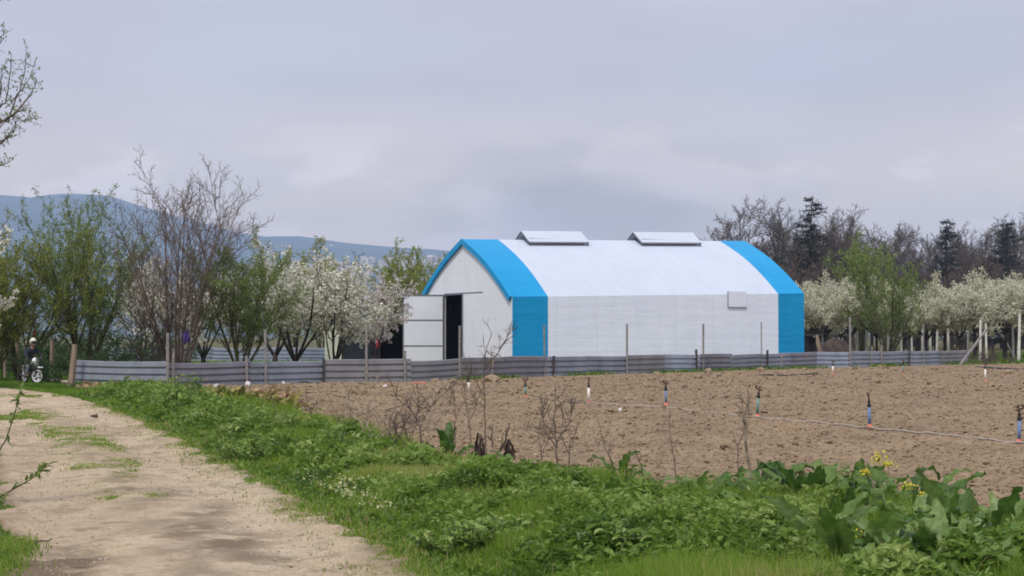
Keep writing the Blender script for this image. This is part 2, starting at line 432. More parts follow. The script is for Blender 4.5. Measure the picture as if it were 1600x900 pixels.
qi = (np.arange(ny - 1)[:, None] * nx + np.arange(nx - 1)[None, :]).ravel()
g.add(np.stack([VX.ravel(), VY.ravel(), np.full(VX.size, -0.04)], 1), np.stack([qi, qi + 1, qi + nx + 1, qi + nx], 1))
struct(g.build('ground', mat_ground()))

def grid_faces(r, c):
    q = (np.arange(r - 1)[:, None] * c + np.arange(c - 1)[None, :]).ravel()
    return np.stack([q, q + 1, q + c + 1, q + c], 1)

# ploughed field: columns fan out, rows run from the verge to the fence
def mat_soil(name, k=1.0):
    m, nt, out = nodes(name)
    a = noise(nt, 0.5, 4, 0.6); b = noise(nt, 9, 6, 0.7)
    c1 = ramp(nt, b, [(0.25, (0.135 * k, 0.099 * k, 0.064 * k)), (0.55, (0.255 * k, 0.193 * k, 0.130 * k)), (0.8, (0.365 * k, 0.290 * k, 0.205 * k))])
    c2 = ramp(nt, a, [(0.3, (0.78, 0.77, 0.78)), (0.5, (0.97, 0.97, 0.97)), (0.7, (1.14, 1.12, 1.08))])
    surf(nt, out, mixc(nt, c1, c2, 1.0, 'MULTIPLY'), 1.0, spec=0.05, bump=b, bump_d=0.02, bump_s=0.8)
    return m
NC, NR = 760, 620
sl = np.linspace(-0.262, 0.42, NC)
yy = np.linspace(6, 110, 4000)
fx_ = np.array([p.x for p in FENCE] + [45.0]); fy_ = np.array([p.y for p in FENCE] + [112.0])
yn, yf = np.zeros(NC), np.zeros(NC)
for i, s in enumerate(sl):
    ok = np.where(s * yy > xf(yy) - 0.25)[0]
    yn[i] = yy[ok[0]] if len(ok) else 54
    fyy = np.interp(s * yy, fx_, fy_)
    ok = np.where(yy > fyy - 0.25)[0]
    yf[i] = max(yy[ok[0]] if len(ok) else 110, yn[i] + 0.3)
t = np.linspace(0, 1, NR)[:, None]
FYY = yn[None, :] * (yf / yn)[None, :] ** t
FXX = sl[None, :] * FYY
def soil_h(x, y):
    c = fbm(x / 0.21, y / 0.24, 3, 2); d = fbm(x / 0.075, y / 0.085, 31, 2)
    l = fbm(x / 2.2, y / 2.2, 51, 2)
    return 0.055 * (np.abs(c - 0.5) * -2 + 0.6) + 0.075 * (d - 0.5) + 0.07 * (l - 0.5)
FZ = soil_h(FXX, FYY)
edge = np.minimum(t, (1 - t) * 3)
FZ = FZ * sstep(0, 0.02, edge) + 0.02 - 0.06 * (1 - sstep(0, 0.012, edge))
fld = MB().add(np.stack([FXX.ravel(), FYY.ravel(), FZ.ravel()], 1), grid_faces(NR, NC))
struct(fld.build('ploughed_field', mat_soil('ploughed_soil'), smooth=True))

# dirt track
def mat_track():
    m, nt, out = nodes('track_dirt')
    a = noise(nt, 0.55, 5, 0.6, (1, .35, 1)); b = noise(nt, 22, 5, 0.7); c = noise(nt, 2.2, 5, 0.65, (1, .6, 1))
    c1 = ramp(nt, a, [(0.30, (0.355, 0.275, 0.188)), (0.5, (0.475, 0.385, 0.275)), (0.75, (0.535, 0.448, 0.338))])
    c2 = ramp(nt, c, [(0.26, (0.52, 0.50, 0.47)), (0.42, (0.93, 0.93, 0.93)), (0.7, (1.06, 1.05, 1.03))])
    c3 = ramp(nt, b, [(0.3, (0.66, 0.64, 0.61)), (0.48, (1.0, 1.0, 1.0)), (0.7, (1.14, 1.14, 1.14))])
    k = mixc(nt, mixc(nt, c1, c2, 1.0, 'MULTIPLY'), c3, 1.0, 'MULTIPLY')
    at = nt.nodes.new('ShaderNodeAttribute'); at.attribute_name = 'tint'
    k = mixc(nt, k, (0.165, 0.125, 0.085), ramp(nt, at.outputs['Fac'], [(0.5, (0, 0, 0)), (1.0, (.9, .9, .9))]))
    surf(nt, out, k, 1.0, spec=0.1, bump=b, bump_d=0.035, bump_s=0.9)
    return m
NT, NU = 620, 150
ty = 5.5 * (66 / 5.5) ** np.linspace(0, 1, NT)
cx = xr(ty); dy = np.gradient(ty); dx = np.gradient(cx)
# smooth the right edge a little
k = np.ones(31) / 31; cx = np.convolve(np.pad(cx, 15, 'edge'), k, 'valid')
L_ = np.hypot(dx, dy); nxn, nyn = -dy / L_, dx / L_          # left normal
nxn = np.convolve(np.pad(nxn, 30, 'edge'), np.ones(61) / 61, 'valid'); nyn = np.convolve(np.pad(nyn, 30, 'edge'), np.ones(61) / 61, 'valid')
u = np.linspace(-0.25, 1.08, NU)
wid = 2.85
TX = cx[:, None] + nxn[:, None] * u[None, :] * wid
TY = ty[:, None] + nyn[:, None] * u[None, :] * wid
rut = -0.035 * np.exp(-((u - 0.22) / 0.13) ** 2) - 0.035 * np.exp(-((u - 0.78) / 0.13) ** 2) + 0.015 * np.exp(-((u - .5) / .12) ** 2)
TZ = rut[None, :] + 0.05 * (fbm(TX / 1.1, TY / 1.1, 5, 3) - 0.5) + 0.034 * (fbm(TX / 0.13, TY / 0.13, 8, 3) - 0.5)
ragged = 0.075 * (fbm(TX / 0.22, TY / 0.35, 77, 4) - 0.5) * 2
ed = np.minimum(u[None, :] + 0.07 + ragged, .98 + ragged - u[None, :])
TZ = np.maximum(TZ + 0.012, -0.028) - 0.10 * (1 - sstep(0.0, 0.05, ed))
# damp, trodden stains (wheel scuffs, a puddle mark), and tree shade painted in at the left
stain_shade = np.zeros_like(TX)
for px, py, rx, ry, a in ((80, 885, .42, 1.0, .9), (20, 880, .3, .8, .7), (300, 830, .30, 1.1, .7), (360, 850, .35, 1.0, .75), (320, 800, .25, 1.2, .6), (250, 780, .3, 1.4, .5), (210, 700, .28, 2.5, .42), (110, 690, .6, 3.0, .35), (390, 870, .3, .7, .6), (60, 668, .7, 3.5, .35)):
    c = G(px, py)
    q = ((TX - c.x) / rx) ** 2 + ((TY - c.y) / ry) ** 2
    stain_shade = np.maximum(stain_shade, a * np.exp(-q) * 1.5 * sstep(.40, .66, fbm(TX / .30, TY / .22, 99, 4) + .12 * np.exp(-q)))
lane = (.62 * np.exp(-((u[None, :] - .50) / .11) ** 2) + .35 * np.exp(-((u[None, :] - .02) / .09) ** 2)) * sstep(.42, .62, fbm(TX / .45, TY / .7, 111, 4)) + .75 * (1 - sstep(.0, .11, ed))
pebble_shade = .55 * sstep(.60, .72, fbm(TX / .22, TY / .16, 121, 4))  # dark specks painted in as the shadows of small pebbles
stain_shade = np.maximum(np.maximum(stain_shade, lane), pebble_shade)
tr = MB().add(np.stack([TX.ravel(), TY.ravel(), TZ.ravel()], 1), grid_faces(NT, NU), tint=0.5 + 0.5 * np.clip(stain_shade.ravel(), 0, 1))
struct(tr.build('dirt_track', mat_track(), smooth=True))

# hills far behind
ridge_px = [-900, -500, -200, 0, 60, 90, 120, 180, 230, 300, 380, 430, 480, 540, 600, 690, 800, 1000, 1200, 1500, 2000, 2600]
ridge_py = [330, 322, 314, 309, 311, 317, 308, 310, 326, 346, 368, 375, 374, 384, 390, 394, 400, 410, 418, 425, 420, 425]
HX = np.linspace(-5600, 5600, 520); HY = np.concatenate([np.linspace(2300, 7000, 100), np.linspace(7060, 9000, 20)])
hx, hy = np.meshgrid(HX, HY)
ppx = hx / 7000 * F + 800
main = (525 - np.interp(ppx, ridge_px, ridge_py)) / F * 7000 + CAMZ
prof = np.where(hy < 7000, sstep(3600, 7000, hy) ** 0.8, 1 - 0.4 * sstep(7000, 9000, hy))
low = np.interp(hx / 4000 * F + 800, [-900, 0, 300, 500, 620, 700, 900, 1600, 2500], [150, 175, 170, 175, 182, 175, 150, 105, 110])
lp = np.exp(-((hy - 4000) / 800) ** 2)
gul = fbm(hx / 620, hy / 900, 12, 4) - 0.5
gul2 = fbm(hx / 170, hy / 260, 25, 3) - 0.5
hz = np.maximum(main * prof, low * lp) + (gul * 60 + gul2 * 14) * sstep(2300, 3600, hy) * (1 - 0.75 * np.exp(-((hy - 7000) / 350) ** 2))
hz = np.where(hy < 2500, -0.6, hz * sstep(2400, 3000, hy))
hl = MB().add(np.stack([hx.ravel(), hy.ravel(), hz.ravel()], 1), grid_faces(len(HY), len(HX)))
mh, nt2, out2 = nodes('wooded_hills')
a = noise(nt2, 0.004, 6, 0.65); 
surf(nt2, out2, ramp(nt2, a, [(0.35, (0.045, 0.068, 0.062)), (0.55, (0.070, 0.090, 0.080)), (0.7, (0.12, 0.125, 0.115))]), 1.0, spec=0.0)
struct(hl.build('hills', mh, smooth=True))
# the town scattered over the plain at their foot
tw = MB()
n = 420
tx = RG.uniform(-620, 120, n); tyy = RG.uniform(3050, 3750, n)
for x, y in zip(tx, tyy):
    iz = np.interp(x, [-620, -300, 120], [0.8, 1, .7])
    jx = int(np.clip(np.searchsorted(HX, x), 0, len(HX) - 1)); jy = int(np.clip(np.searchsorted(HY, y), 0, len(HY) - 1))
    h = RG.uniform(6, 16)
    tw.box((x, y, hz[jy, jx] + h / 2 - 3), (RG.uniform(9, 24), RG.uniform(9, 16), h + 6), RG.uniform(0, 3), tint=RG.uniform(0, 1))
o = tw.build('distant_town', mat_tint('town_walls', [(0, (0.30, 0.20, 0.16)), (.4, (0.5, 0.46, 0.42)), (1, (0.75, 0.74, 0.72))], 0.9, 0.0))
tag(o, 'pale hazy town spread at the foot of the blue hills', 'town', kind='stuff')

# haze: one closed box of pale air round everything
hzb = MB().box((0, 4300, 324), (15000, 9800, 651.4))
mz = bpy.data.materials.new('haze_air'); mz.use_nodes = True
ntz = mz.node_tree; ntz.nodes.clear(); oz = ntz.nodes.new('ShaderNodeOutputMaterial')
pv = ntz.nodes.new('ShaderNodeVolumePrincipled')
pv.inputs['Color'].default_value = (0.50, 0.68, 1.0, 1); pv.inputs['Density'].default_value = 0.00017
pv.inputs['Anisotropy'].default_value = 0.1
ntz.links.new(pv.outputs[0], oz.inputs['Volume'])
o = hzb.build('haze', mz); o['kind'] = 'stuff'; o['label'] = 'pale blue haze lying over the plain and hills'
o.location = (0, 0, 0)

# ---------------------------------------------------------------- the tent
UD = Vector((0.885, 0.466, 0)).normalized(); VD = Vector((-UD.y, UD.x, 0))
T0 = Vector((0.17, 87.0, 0)); TL, TWD = 18.7, 11.5; SLOPE = 0.0214
EAVE, RIDGE = 3.69, 7.0
tent = empty('storage_tent', T0, math.atan2(UD.y, UD.x))
tag(tent, 'large white tent barn with bright blue end bands and an open door', 'tent')
def prof_half():
    pts = []
    for i in range(11):
        q = i / 10
        z = EAVE + (RIDGE - EAVE) * q
        bulge = 0.27 * math.sin(math.pi * q) 
        pts.append((q * TWD / 2 - bulge * 0.5, z + bulge * 0.87))
    return pts
HALF = prof_half()
ROOF = HALF + [(TWD - v, z) for v, z in HALF[-2::-1]]
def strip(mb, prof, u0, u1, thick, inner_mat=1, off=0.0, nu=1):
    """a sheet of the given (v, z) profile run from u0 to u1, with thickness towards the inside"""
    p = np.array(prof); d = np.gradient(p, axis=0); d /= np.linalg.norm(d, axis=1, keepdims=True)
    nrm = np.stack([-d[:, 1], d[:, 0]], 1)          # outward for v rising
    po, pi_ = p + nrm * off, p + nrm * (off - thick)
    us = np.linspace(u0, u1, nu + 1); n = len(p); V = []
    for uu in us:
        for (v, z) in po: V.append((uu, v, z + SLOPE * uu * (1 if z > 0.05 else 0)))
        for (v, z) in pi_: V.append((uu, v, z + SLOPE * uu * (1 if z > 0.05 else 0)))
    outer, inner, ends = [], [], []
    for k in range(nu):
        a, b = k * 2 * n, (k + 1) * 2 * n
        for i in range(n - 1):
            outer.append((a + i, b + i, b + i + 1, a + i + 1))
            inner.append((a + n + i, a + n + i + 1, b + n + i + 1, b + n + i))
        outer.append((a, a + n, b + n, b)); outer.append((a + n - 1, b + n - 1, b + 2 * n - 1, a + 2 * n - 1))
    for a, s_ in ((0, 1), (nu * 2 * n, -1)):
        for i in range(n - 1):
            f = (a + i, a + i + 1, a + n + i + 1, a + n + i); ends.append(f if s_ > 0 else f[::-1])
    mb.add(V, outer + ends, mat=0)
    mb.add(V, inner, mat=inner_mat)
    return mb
B1, B2 = 1.95, 16.97
SIDE = [(0.0, 0.0), (0.0, EAVE - 0.004)]
SIDE_B = [(TWD, EAVE - 0.004), (TWD, 0.0)]
wm = [M['sheet_white'], M['inner_shade']]; rm = [M['sheet_roof'], M['inner_shade']]; bm_ = [M['sheet_blue'], M['inner_shade']]
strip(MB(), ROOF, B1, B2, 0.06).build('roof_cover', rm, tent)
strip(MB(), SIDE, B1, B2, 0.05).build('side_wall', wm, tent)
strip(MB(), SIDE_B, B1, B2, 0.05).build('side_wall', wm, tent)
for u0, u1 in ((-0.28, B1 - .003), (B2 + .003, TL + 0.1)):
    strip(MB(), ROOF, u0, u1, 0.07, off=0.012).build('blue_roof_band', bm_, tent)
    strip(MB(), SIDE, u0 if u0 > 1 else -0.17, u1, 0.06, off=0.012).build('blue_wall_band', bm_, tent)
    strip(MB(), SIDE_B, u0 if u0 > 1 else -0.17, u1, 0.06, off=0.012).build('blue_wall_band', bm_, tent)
# blue fascia round the front arch
fa = MB()
pr = np.array(ROOF); d = np.gradient(pr, axis=0); d /= np.linalg.norm(d, axis=1, keepdims=True); nr = np.stack([-d[:, 1], d[:, 0]], 1)
n = len(pr); V = []
for uu, o1, o2 in ((-0.34, 0.03, -0.27), (-0.20, 0.03, -0.27)):
    for o_ in (o1, o2):
        for (v, z), (a, b) in zip(pr, nr): V.append((uu, v + a * o_, z + b * o_))
fs = []
for i in range(n - 1):
    fs += [(i, i + 1, n + i + 1, n + i), (2 * n + i, 3 * n + i, 3 * n + i + 1, 2 * n + i + 1), (i, 2 * n + i, 2 * n + i + 1, i + 1), (n + i, n + i + 1, 3 * n + i + 1, 3 * n + i)]
fs += [(0, n, 3 * n, 2 * n), (n - 1, 3 * n - 1, 4 * n - 1, 2 * n - 1)]
fa.add(V, fs).build('blue_fascia', M['sheet_blue'], tent)
# gables: front one with the door opening cut out of it
DV0, DV1, DZ = 5.86, 8.16, 3.94
def roof_z(v): return float(np.interp(v, [p[0] for p in ROOF], [p[1] for p in ROOF]))
def gable(mb, u0, th, vs, zb, zslope=0.0):
    for (va, vb), b in zip(zip(vs[:-1], vs[1:]), zb):
        sub = np.linspace(va, vb, 9); q = len(sub); V = []
        for uu in (u0, u0 + th):
            for v in sub: V.append((uu, v, b))
            for v in sub: V.append((uu, v, (roof_z(v) if 0.01 < v < TWD - .01 else EAVE) + zslope - 0.03))
        out, inn = [], []
        for i in range(q - 1):
            out.append((i, q + i, q + i + 1, i + 1)); inn.append((2 * q + i, 2 * q + i + 1, 3 * q + i + 1, 3 * q + i))
            out.append((i, i + 1, 2 * q + i + 1, 2 * q + i)); out.append((q + i, 3 * q + i, 3 * q + i + 1, q + i + 1))
        out += [(0, 2 * q, 3 * q, q), (q - 1, 2 * q - 1, 4 * q - 1, 3 * q - 1)]
        mb.add(V, out, mat=0); mb.add(V, inn, mat=1)
gm = [M['sheet_gable'], M['inner_shade']]
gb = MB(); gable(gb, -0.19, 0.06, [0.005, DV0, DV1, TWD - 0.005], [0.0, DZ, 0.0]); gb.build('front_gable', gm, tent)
gb = MB(); gable(gb, TL, 0.06, [0.005, TWD - 0.005], [0.0], SLOPE * TL); gb.build('rear_gable', [M['sheet_gable'], M['inner_shade']], tent)
# seam strip over the door and a thin sewn seam to the right of it
MB().box((-0.205, (DV1 + 3.4) / 2, DZ + 0.09), (0.024, DV1 - 3.4, 0.035)).build('gable_seam', M['steel_frame'], tent)
fr = MB()
fr.box((-0.21, DV0 - 0.03, DZ / 2), (0.08, 0.06, DZ)); fr.box((-0.21, DV1 + 0.03, DZ / 2), (0.08, 0.06, DZ))
fr.box((-0.21, (DV0 + DV1) / 2, DZ + 0.03), (0.08, DV1 - DV0 + 0.12, 0.056)); fr.build('door_frame', M['steel_frame'], tent)
# open door leaf: hinged at v = DV1, swung out to stand almost square to the path
hinge = Vector((-0.28, DV1 + 0.05, 0.0))
ang = math.atan2(-0.33, -2.25) - math.atan2(UD.y, UD.x)       # leaf direction in tent space
ld = Vector((math.cos(ang), math.sin(ang), 0)); ln = Vector((-ld.y, ld.x, 0))
LW = 2.25
door = MB().box(hinge + ld * (LW / 2) + Vector((0, 0, 2.0)), (LW, 0.035, 3.86), rz=ang).build('door', M['sheet_gable'], tent)
fr = MB()
for zc, hh in ((0.05, .07), (1.10, .06), (2.55, .06), (3.95, .07)):
    fr.box(hinge + ld * (LW / 2) + Vector((0, 0, zc)) , (LW + .07, 0.075, hh), rz=ang)
for s_ in (0.0, LW):
    fr.box(hinge + ld * s_ + Vector((0, 0, 2.0)), (0.06, 0.072, 3.83), rz=ang)
fr.build('door_rails', M['steel_frame'], door)
# ridge vents
for u0, u1 in ((3.43, 7.31), (10.85, 15.0)):
    v0 = TWD / 2; hw = 0.95; zr, ze, th = 7.50, 6.86, 0.05
    V = []
    for uu in (u0, u1):
        s_ = SLOPE * uu
        V += [(uu, v0 - hw, ze + s_), (uu, v0, zr + s_), (uu, v0 + hw, ze + s_), (uu, v0 - hw, ze - th + s_), (uu, v0, zr - th + s_), (uu, v0 + hw, ze - th + s_)]
    f = [(0, 6, 7, 1), (1, 7, 8, 2), (3, 4, 10, 9), (4, 5, 11, 10), (0, 1, 4, 3), (1, 2, 5, 4), (6, 9, 10, 7), (7, 10, 11, 8), (0, 3, 9, 6), (2, 8, 11, 5)]
    cap = MB().add(V, f).build('ridge_vent', M['sheet_roof'], tent)
    lg = MB()
    for uu in np.linspace(u0 + 0.08, u1 - 0.08, 2):
        for sgn in (-1, 1):
            v = v0 + sgn * (hw - 0.06); zz = roof_z(v) + SLOPE * uu
            lg.beam((uu, v, zz - 0.02), (uu, v, ze + SLOPE * uu + 0.02), 0.07)
        lg.beam((uu - 0.1, v0 - hw, ze - .06 + SLOPE * uu), (uu - .1, v0, zr - .06 + SLOPE * uu), 0.06)
        lg.beam((uu - 0.1, v0, zr - .06 + SLOPE * uu), (uu - .1, v0 + hw, ze - .06 + SLOPE * uu), 0.06)
    for sgn in (-1, 1):
        v = v0 + sgn * (hw - .02)
        lg.beam((u0, v, ze - .07 + SLOPE * u0), (u1, v, ze - .07 + SLOPE * u1), 0.05)
    lg.build('vent_frame', M['steel_frame'], cap)
    op = MB()
    for sgn in (-1, 1):
        v = v0 + sgn * (hw - 0.28); zz = roof_z(v)
        op.box(((u0 + u1) / 2, v, zz + 0.1 + SLOPE * (u0 + u1) / 2), (u1 - u0 - .3, 0.05, 0.42))
    op.build('vent_gap_shade', M['zinc_blue'], cap)  # grey-blue strips stand in for the shaded gap under the cap
# little hatch flap high in the side wall
hf = MB().box((14.1, -0.035, 3.42 + SLOPE * 14), (1.24, 0.05, 0.86)).build('wall_hatch', M['sheet_white'], tent)
hfr = MB()
hfr.box((13.47, -0.032, 3.42 + SLOPE * 14), (0.035, 0.075, 0.90)); hfr.box((14.1, -0.032, 2.975 + SLOPE * 14), (1.26, 0.075, 0.035))
hfr.build('hatch_frame', M['zinc_blue'], hf)
# frame hoops inside, seen through the door
hp = MB()
for uu in np.linspace(1.2, TL - 1.0, 8):
    hp.tube([(uu, 0.2, 0)] + [(uu, 0.2 + (v) * (TWD - .4) / TWD, z - 0.18 + SLOPE * uu) for v, z in ROOF] + [(uu, TWD - .2, 0)], 0.04, 5)
hp.build('frame_hoops', M['steel_frame'], tent)

# ---------------------------------------------------------------- corrugated fences
def corrugated(name, pts, H, sheetlen, mat_list, seed, post_group):
    rng = np.random.default_rng(seed)
    root = empty(name, pts[0])
    o0 = np.array(pts[0])
    prof = []
    ribs = 4
    for i in range(ribs):
        a = i / ribs
        prof += [(a, 0.0), (a + .18 / ribs, -.01), (a + .26 / ribs, 0.06), (a + .92 / ribs, 0.05)]
    prof.append((1.0, 0.0))
    for (a, b) in zip(pts[:-1], pts[1:]):
        a, b = Vector(a), Vector(b); d = b - a; L = d.length; d.normalize(); nrm = Vector((d.y, -d.x, 0))
        n = max(1, round(L / sheetlen))
        for k in range(n):
            sa, sb = L * k / n - (0.02 if k else 0), L * (k + 1) / n + 0.03
            sh = rng.uniform(-0.04, 0.04); tl = rng.uniform(-0.025, 0.025); sag = rng.uniform(-.02, .03); lean = rng.uniform(-0.05, 0.05)
            V = []; NS = 7
            for i in range(NS):
                s_ = sa + (sb - sa) * i / (NS - 1); q = i / (NS - 1)
                bow = 0.03 * math.sin(q * math.pi * 2 + k) * rng.uniform(.2, 1)
                for (z, dn) in prof:
                    zz = -0.05 + (H + sh) * z + tl * (q - .5) * 2 - sag * math.sin(math.pi * q) * z
                    w = a + d * s_ + nrm * (0.02 + dn - (0.012 if k % 2 else 0) + bow * z + lean * z)
                    V.append((w.x - o0[0], w.y - o0[1], zz))
            m = len(prof)
            mb = MB().add(V, grid_faces(NS, m))
            o = mb.build('metal_sheet', mat_list[int(rng.integers(len(mat_list)))], root)
    return root
front = corrugated('corrugated_fence', FENCE[:], 0.87, 3.1, [M['zinc'], M['zinc_rusty'], M['zinc_dull'], M['zinc'], M['zinc_blue']], 4, None)
tag(front, 'low grey corrugated metal fence running along the far edge of the field', 'fence')
def fence_at(px):
    """ground point on the fence line under a photo column"""
    s = (px - 800) / F
    for a, b in zip(FENCE[:-1], FENCE[1:]):
        den = (b.x - a.x) - s * (b.y - a.y)
        if abs(den) < 1e-6: continue
        t = (s * a.y - a.x) / den
        if -0.001 <= t <= 1.001: return a + (b - a) * t
    return None
for px, top, r, m in ((262, 520, .05, 'steel_post'), (270, 545, .04, 'steel_post'), (386, 556, .05, 'steel_post'), (415, 515, .045, 'steel_post'), (505, 560, .05, 'black_post'), (572, 510, .045, 'steel_post'), (632, 548, .05, 'steel_post'),
                      (717, 509, .045, 'steel_post'), (850, 508, .04, 'steel_post'), (863, 556, .06, 'black_post'), (978, 506, .05, 'steel_post'), (1087, 546, .06, 'black_post'), (1097, 506, .05, 'steel_post'), (1188, 503, .03, 'steel_post'),
                      (1197, 547, .06, 'black_post'), (1219, 551, .05, 'steel_post'), (1360, 541, .05, 'steel_post'), (1376, 540, .05, 'steel_post'), (1418, 541, .06, 'black_post'), (1441, 506, .04, 'steel_post'), (1327, 495, .06, 'steel_post')):
    w = fence_at(px); h = P(px, top, w.y).z
    d = Vector((0.03, -0.09, 0)) if m != 'x' else Vector()
    a = w + d - front.location
    dx = RG.uniform(-.03, .03)
    MB().tube([(a.x, a.y, -0.2), (a.x + dx, a.y, h)], r, 6).build('post', M[m], front)
rear = [P(130, 543, 103), P(330, 541, 106), P(470, 540, 108), P(540, 541, 110)]
for p in rear: p.z = 0
rf = corrugated('corrugated_fence', [Vector(p) for p in rear], 0.98, 3.0, [M['zinc_blue'], M['zinc_blue'], M['zinc']], 9, None)
tag(rf, 'bluish corrugated fence seen between the tree trunks, behind the front fence', 'fence')

# braces, posts at the two ends of the fence
a = G(1497, 572); b = P(1541, 515, a.y + 1.2)
tag(MB().beam(a - Vector((0, 0, .1)), b, 0.10, 0.10).build('brace_pole', M['steel_post']), 'slanting grey pole bracing the right end of the corrugated fence', 'pole')
a = G(1279, 575.5); a.y -= .25
tag(MB().tube([a - Vector((0, 0, .2)), a + Vector((.05, 0, .7)), a + Vector((-.06, 0, 1.25)), a + Vector((-.12, 0, 1.7))], [.11, .10, .12, .07], 7).build('wooden_post', M['wood_post']), 'weathered crooked wooden post standing beside the blue rear end of the tent', 'post')
a = G(110, 604); b = P(117, 538, a.y)
tag(MB().tube([a - Vector((0, 0, .2)), (a + b) / 2 + Vector((.02, 0, 0)), b], [.13, .11, .085], 7).build('wooden_post', M['wood_post']), 'tall leaning wooden post at the left end of the corrugated fence', 'post')
for i, (px, top, r, lab) in enumerate(((9, 541, .07, 'thin grey post farthest left behind the rider, under yellow-green leaves'), (28, 527, .09, 'brownish post behind the rider, second from the left edge'), (41, 533, .10, 'pale grey post directly behind the back of the rider'), (82, 531, .09, 'grey post between the rider and the leaning wooden post'))):
    Yp = 63.0 + i * .4
    x = X_at(px, Yp)
    o = MB().tube([(x, Yp, -.2), (x + RG.uniform(-.05, .05), Yp, P(px, top, Yp).z)], [r, r * .9], 7).build('roadside_post', M['concrete'] if i == 2 else M['wood_post'])
    tag(o, lab, 'post', 'posts behind the rider')

# ---------------------------------------------------------------- trees
def unit(v): return v / (np.linalg.norm(v) + 1e-12)

def grow(rng, trunks, lv):
    """recursive limbs: returns [(level, points, radii)]"""
    out = []
    def go(p, d, L, r, level):
        s = lv[level]; k = s.get('k', 5)
        pts = [np.array(p, float)]; dd = unit(np.array(d, float)); step = L / k
        for i in range(k):
            dd = unit(dd + rng.normal(0, s.get('wob', .12), 3) + np.array([0, 0, s.get('up', .05)]))
            pts.append(pts[-1] + dd * step)
        pts = np.array(pts); tp = s.get('tip', .35)
        rad = r * np.linspace(1, tp, k + 1)
        out.append((level, pts, rad))
        if level + 1 >= len(lv): return
        c = lv[level + 1]; n = int(rng.integers(c['n'][0], c['n'][1] + 1))
        t0 = c.get('t0', .35)
        az0 = rng.uniform(0, 6.283)
        for j in range(n):
            t = t0 + (1 - t0) * (j + rng.uniform(.1, .9)) / n
            f = t * k; i = min(int(f), k - 1); q = pts[i] + (pts[i + 1] - pts[i]) * (f - i)
            ax = unit(pts[i + 1] - pts[i])
            ref = np.array([0, 0, 1.0]) if abs(ax[2]) < .9 else np.array([1.0, 0, 0])
            e1 = unit(np.cross(ax, ref)); e2 = np.cross(ax, e1)
            az = az0 + j * 2.4 + rng.uniform(-.5, .5); an = math.radians(rng.uniform(*c.get('ang', (30, 55))))
            nd = ax * math.cos(an) + (e1 * math.cos(az) + e2 * math.sin(az)) * math.sin(an)
            rr = (r * (1 + (tp - 1) * t)) * c.get('rr', .6)
            go(q, nd, L * c.get('lr', .6) * rng.uniform(.75, 1.2) * (1 - .35 * t), max(rr, c.get('rmin', .004)), level + 1)
        if s.get('lead', False):
            c2 = pts[-1]; go(c2, pts[-1] - pts[-2], L * c.get('lr', .6), max(rad[-1], c.get('rmin', .004)), level + 1)
    for p, d, L, r in trunks: go(p, d, L, r, 0)
    return out

def wood(br, levels, sides=(8, 6, 4, 3, 3)):
    mb = MB()
    for l, p, r in br:
        if l in levels: mb.tube(p, r, sides[min(l, len(sides) - 1)], cap=l == 0)
    return mb

def sites(br, rng, minlevel, per_m, spread):
    Q, D = [], []
    for l, p, r in br:
        if l < minlevel: continue
        seg = np.linalg.norm(np.diff(p, axis=0), axis=1); L = seg.sum()
        n = rng.poisson(L * per_m)
        if n == 0: continue
        t = rng.uniform(0.08, 1, n) * (len(p) - 1); i = np.minimum(t.astype(int), len(p) - 2)
        q = p[i] + (p[i + 1] - p[i]) * (t - i)[:, None]
        Q.append(q + rng.normal(0, spread, (n, 3))); D.append(p[i + 1] - p[i])
    Q = np.concatenate(Q); D = np.concatenate(D)
    return Q, D / (np.linalg.norm(D, axis=1, keepdims=True) + 1e-9)

def frames(D, rng, tilt):
    n = len(D)
    d = D + rng.normal(0, tilt, (n, 3)); d /= np.linalg.norm(d, axis=1, keepdims=True)
    r = rng.normal(0, 1, (n, 3)); u = np.cross(d, r); u /= np.linalg.norm(u, axis=1, keepdims=True) + 1e-9
    return d, u, np.cross(d, u)

def leaves(mb, Q, D, rng, L, Wd, tilt=.8, tint=(0, 1), mat=0):
    """folded diamond leaves: two faces meeting on the midrib"""
    n = len(Q); d, u, w = frames(D, rng, tilt)
    l = (L * rng.uniform(.6, 1.25, n))[:, None]; ww = (Wd * rng.uniform(.7, 1.2, n))[:, None]
    a = Q; b = Q + d * l; m1 = Q + d * l * .5 + u * ww * .5 + w * ww * .18; m2 = Q + d * l * .5 - u * ww * .5 + w * ww * .18
    V = np.stack([a, m1, b, m2], 1).reshape(-1, 3)
    i = np.arange(n)[:, None] * 4
    t = np.repeat(rng.uniform(*tint, n), 4)
    mb.add(V, np.concatenate([i + [0, 1, 2], i + [0, 2, 3]]), t, mat)
    return mb

def petals(mb, Q, rng, R, tint=(0.2, 1)):
    """a little cup of flowers at each site: two bent pentagons"""
    n = len(Q)
    for rep in range(2):
        D = rng.normal(0, 1, (n, 3)); D /= np.linalg.norm(D, axis=1, keepdims=True)
        d, u, w = frames(D, rng, .2)
        r = (R * rng.uniform(.55, 1.2, n))[:, None]
        ang = np.arange(5) * 2 * math.pi / 5
        c = Q + rng.normal(0, R * .6, (n, 3))
        ring = [c + u * r * math.cos(q) + w * r * math.sin(q) + d * r * .35 * ((k % 2) * .8) for k, q in enumerate(ang)]
        V = np.stack(ring, 1).reshape(-1, 3)
        i = np.arange(n)[:, None] * 5
        t = np.repeat(rng.uniform(*tint, n), 5)
        mb.add(V, np.concatenate([i + [0, 1, 2], i + [0, 2, 3], i + [0, 3, 4]]), t)
    return mb

def copy_tree(root, loc, rz, sc, label):
    r = root.copy(); link(r); r.location = loc; r.rotation_euler = (0, 0, rz); r.scale = (sc, sc, sc); r['label'] = label
    for ch in list(root.children):
        c = ch.copy(); link(c, r)
    return r

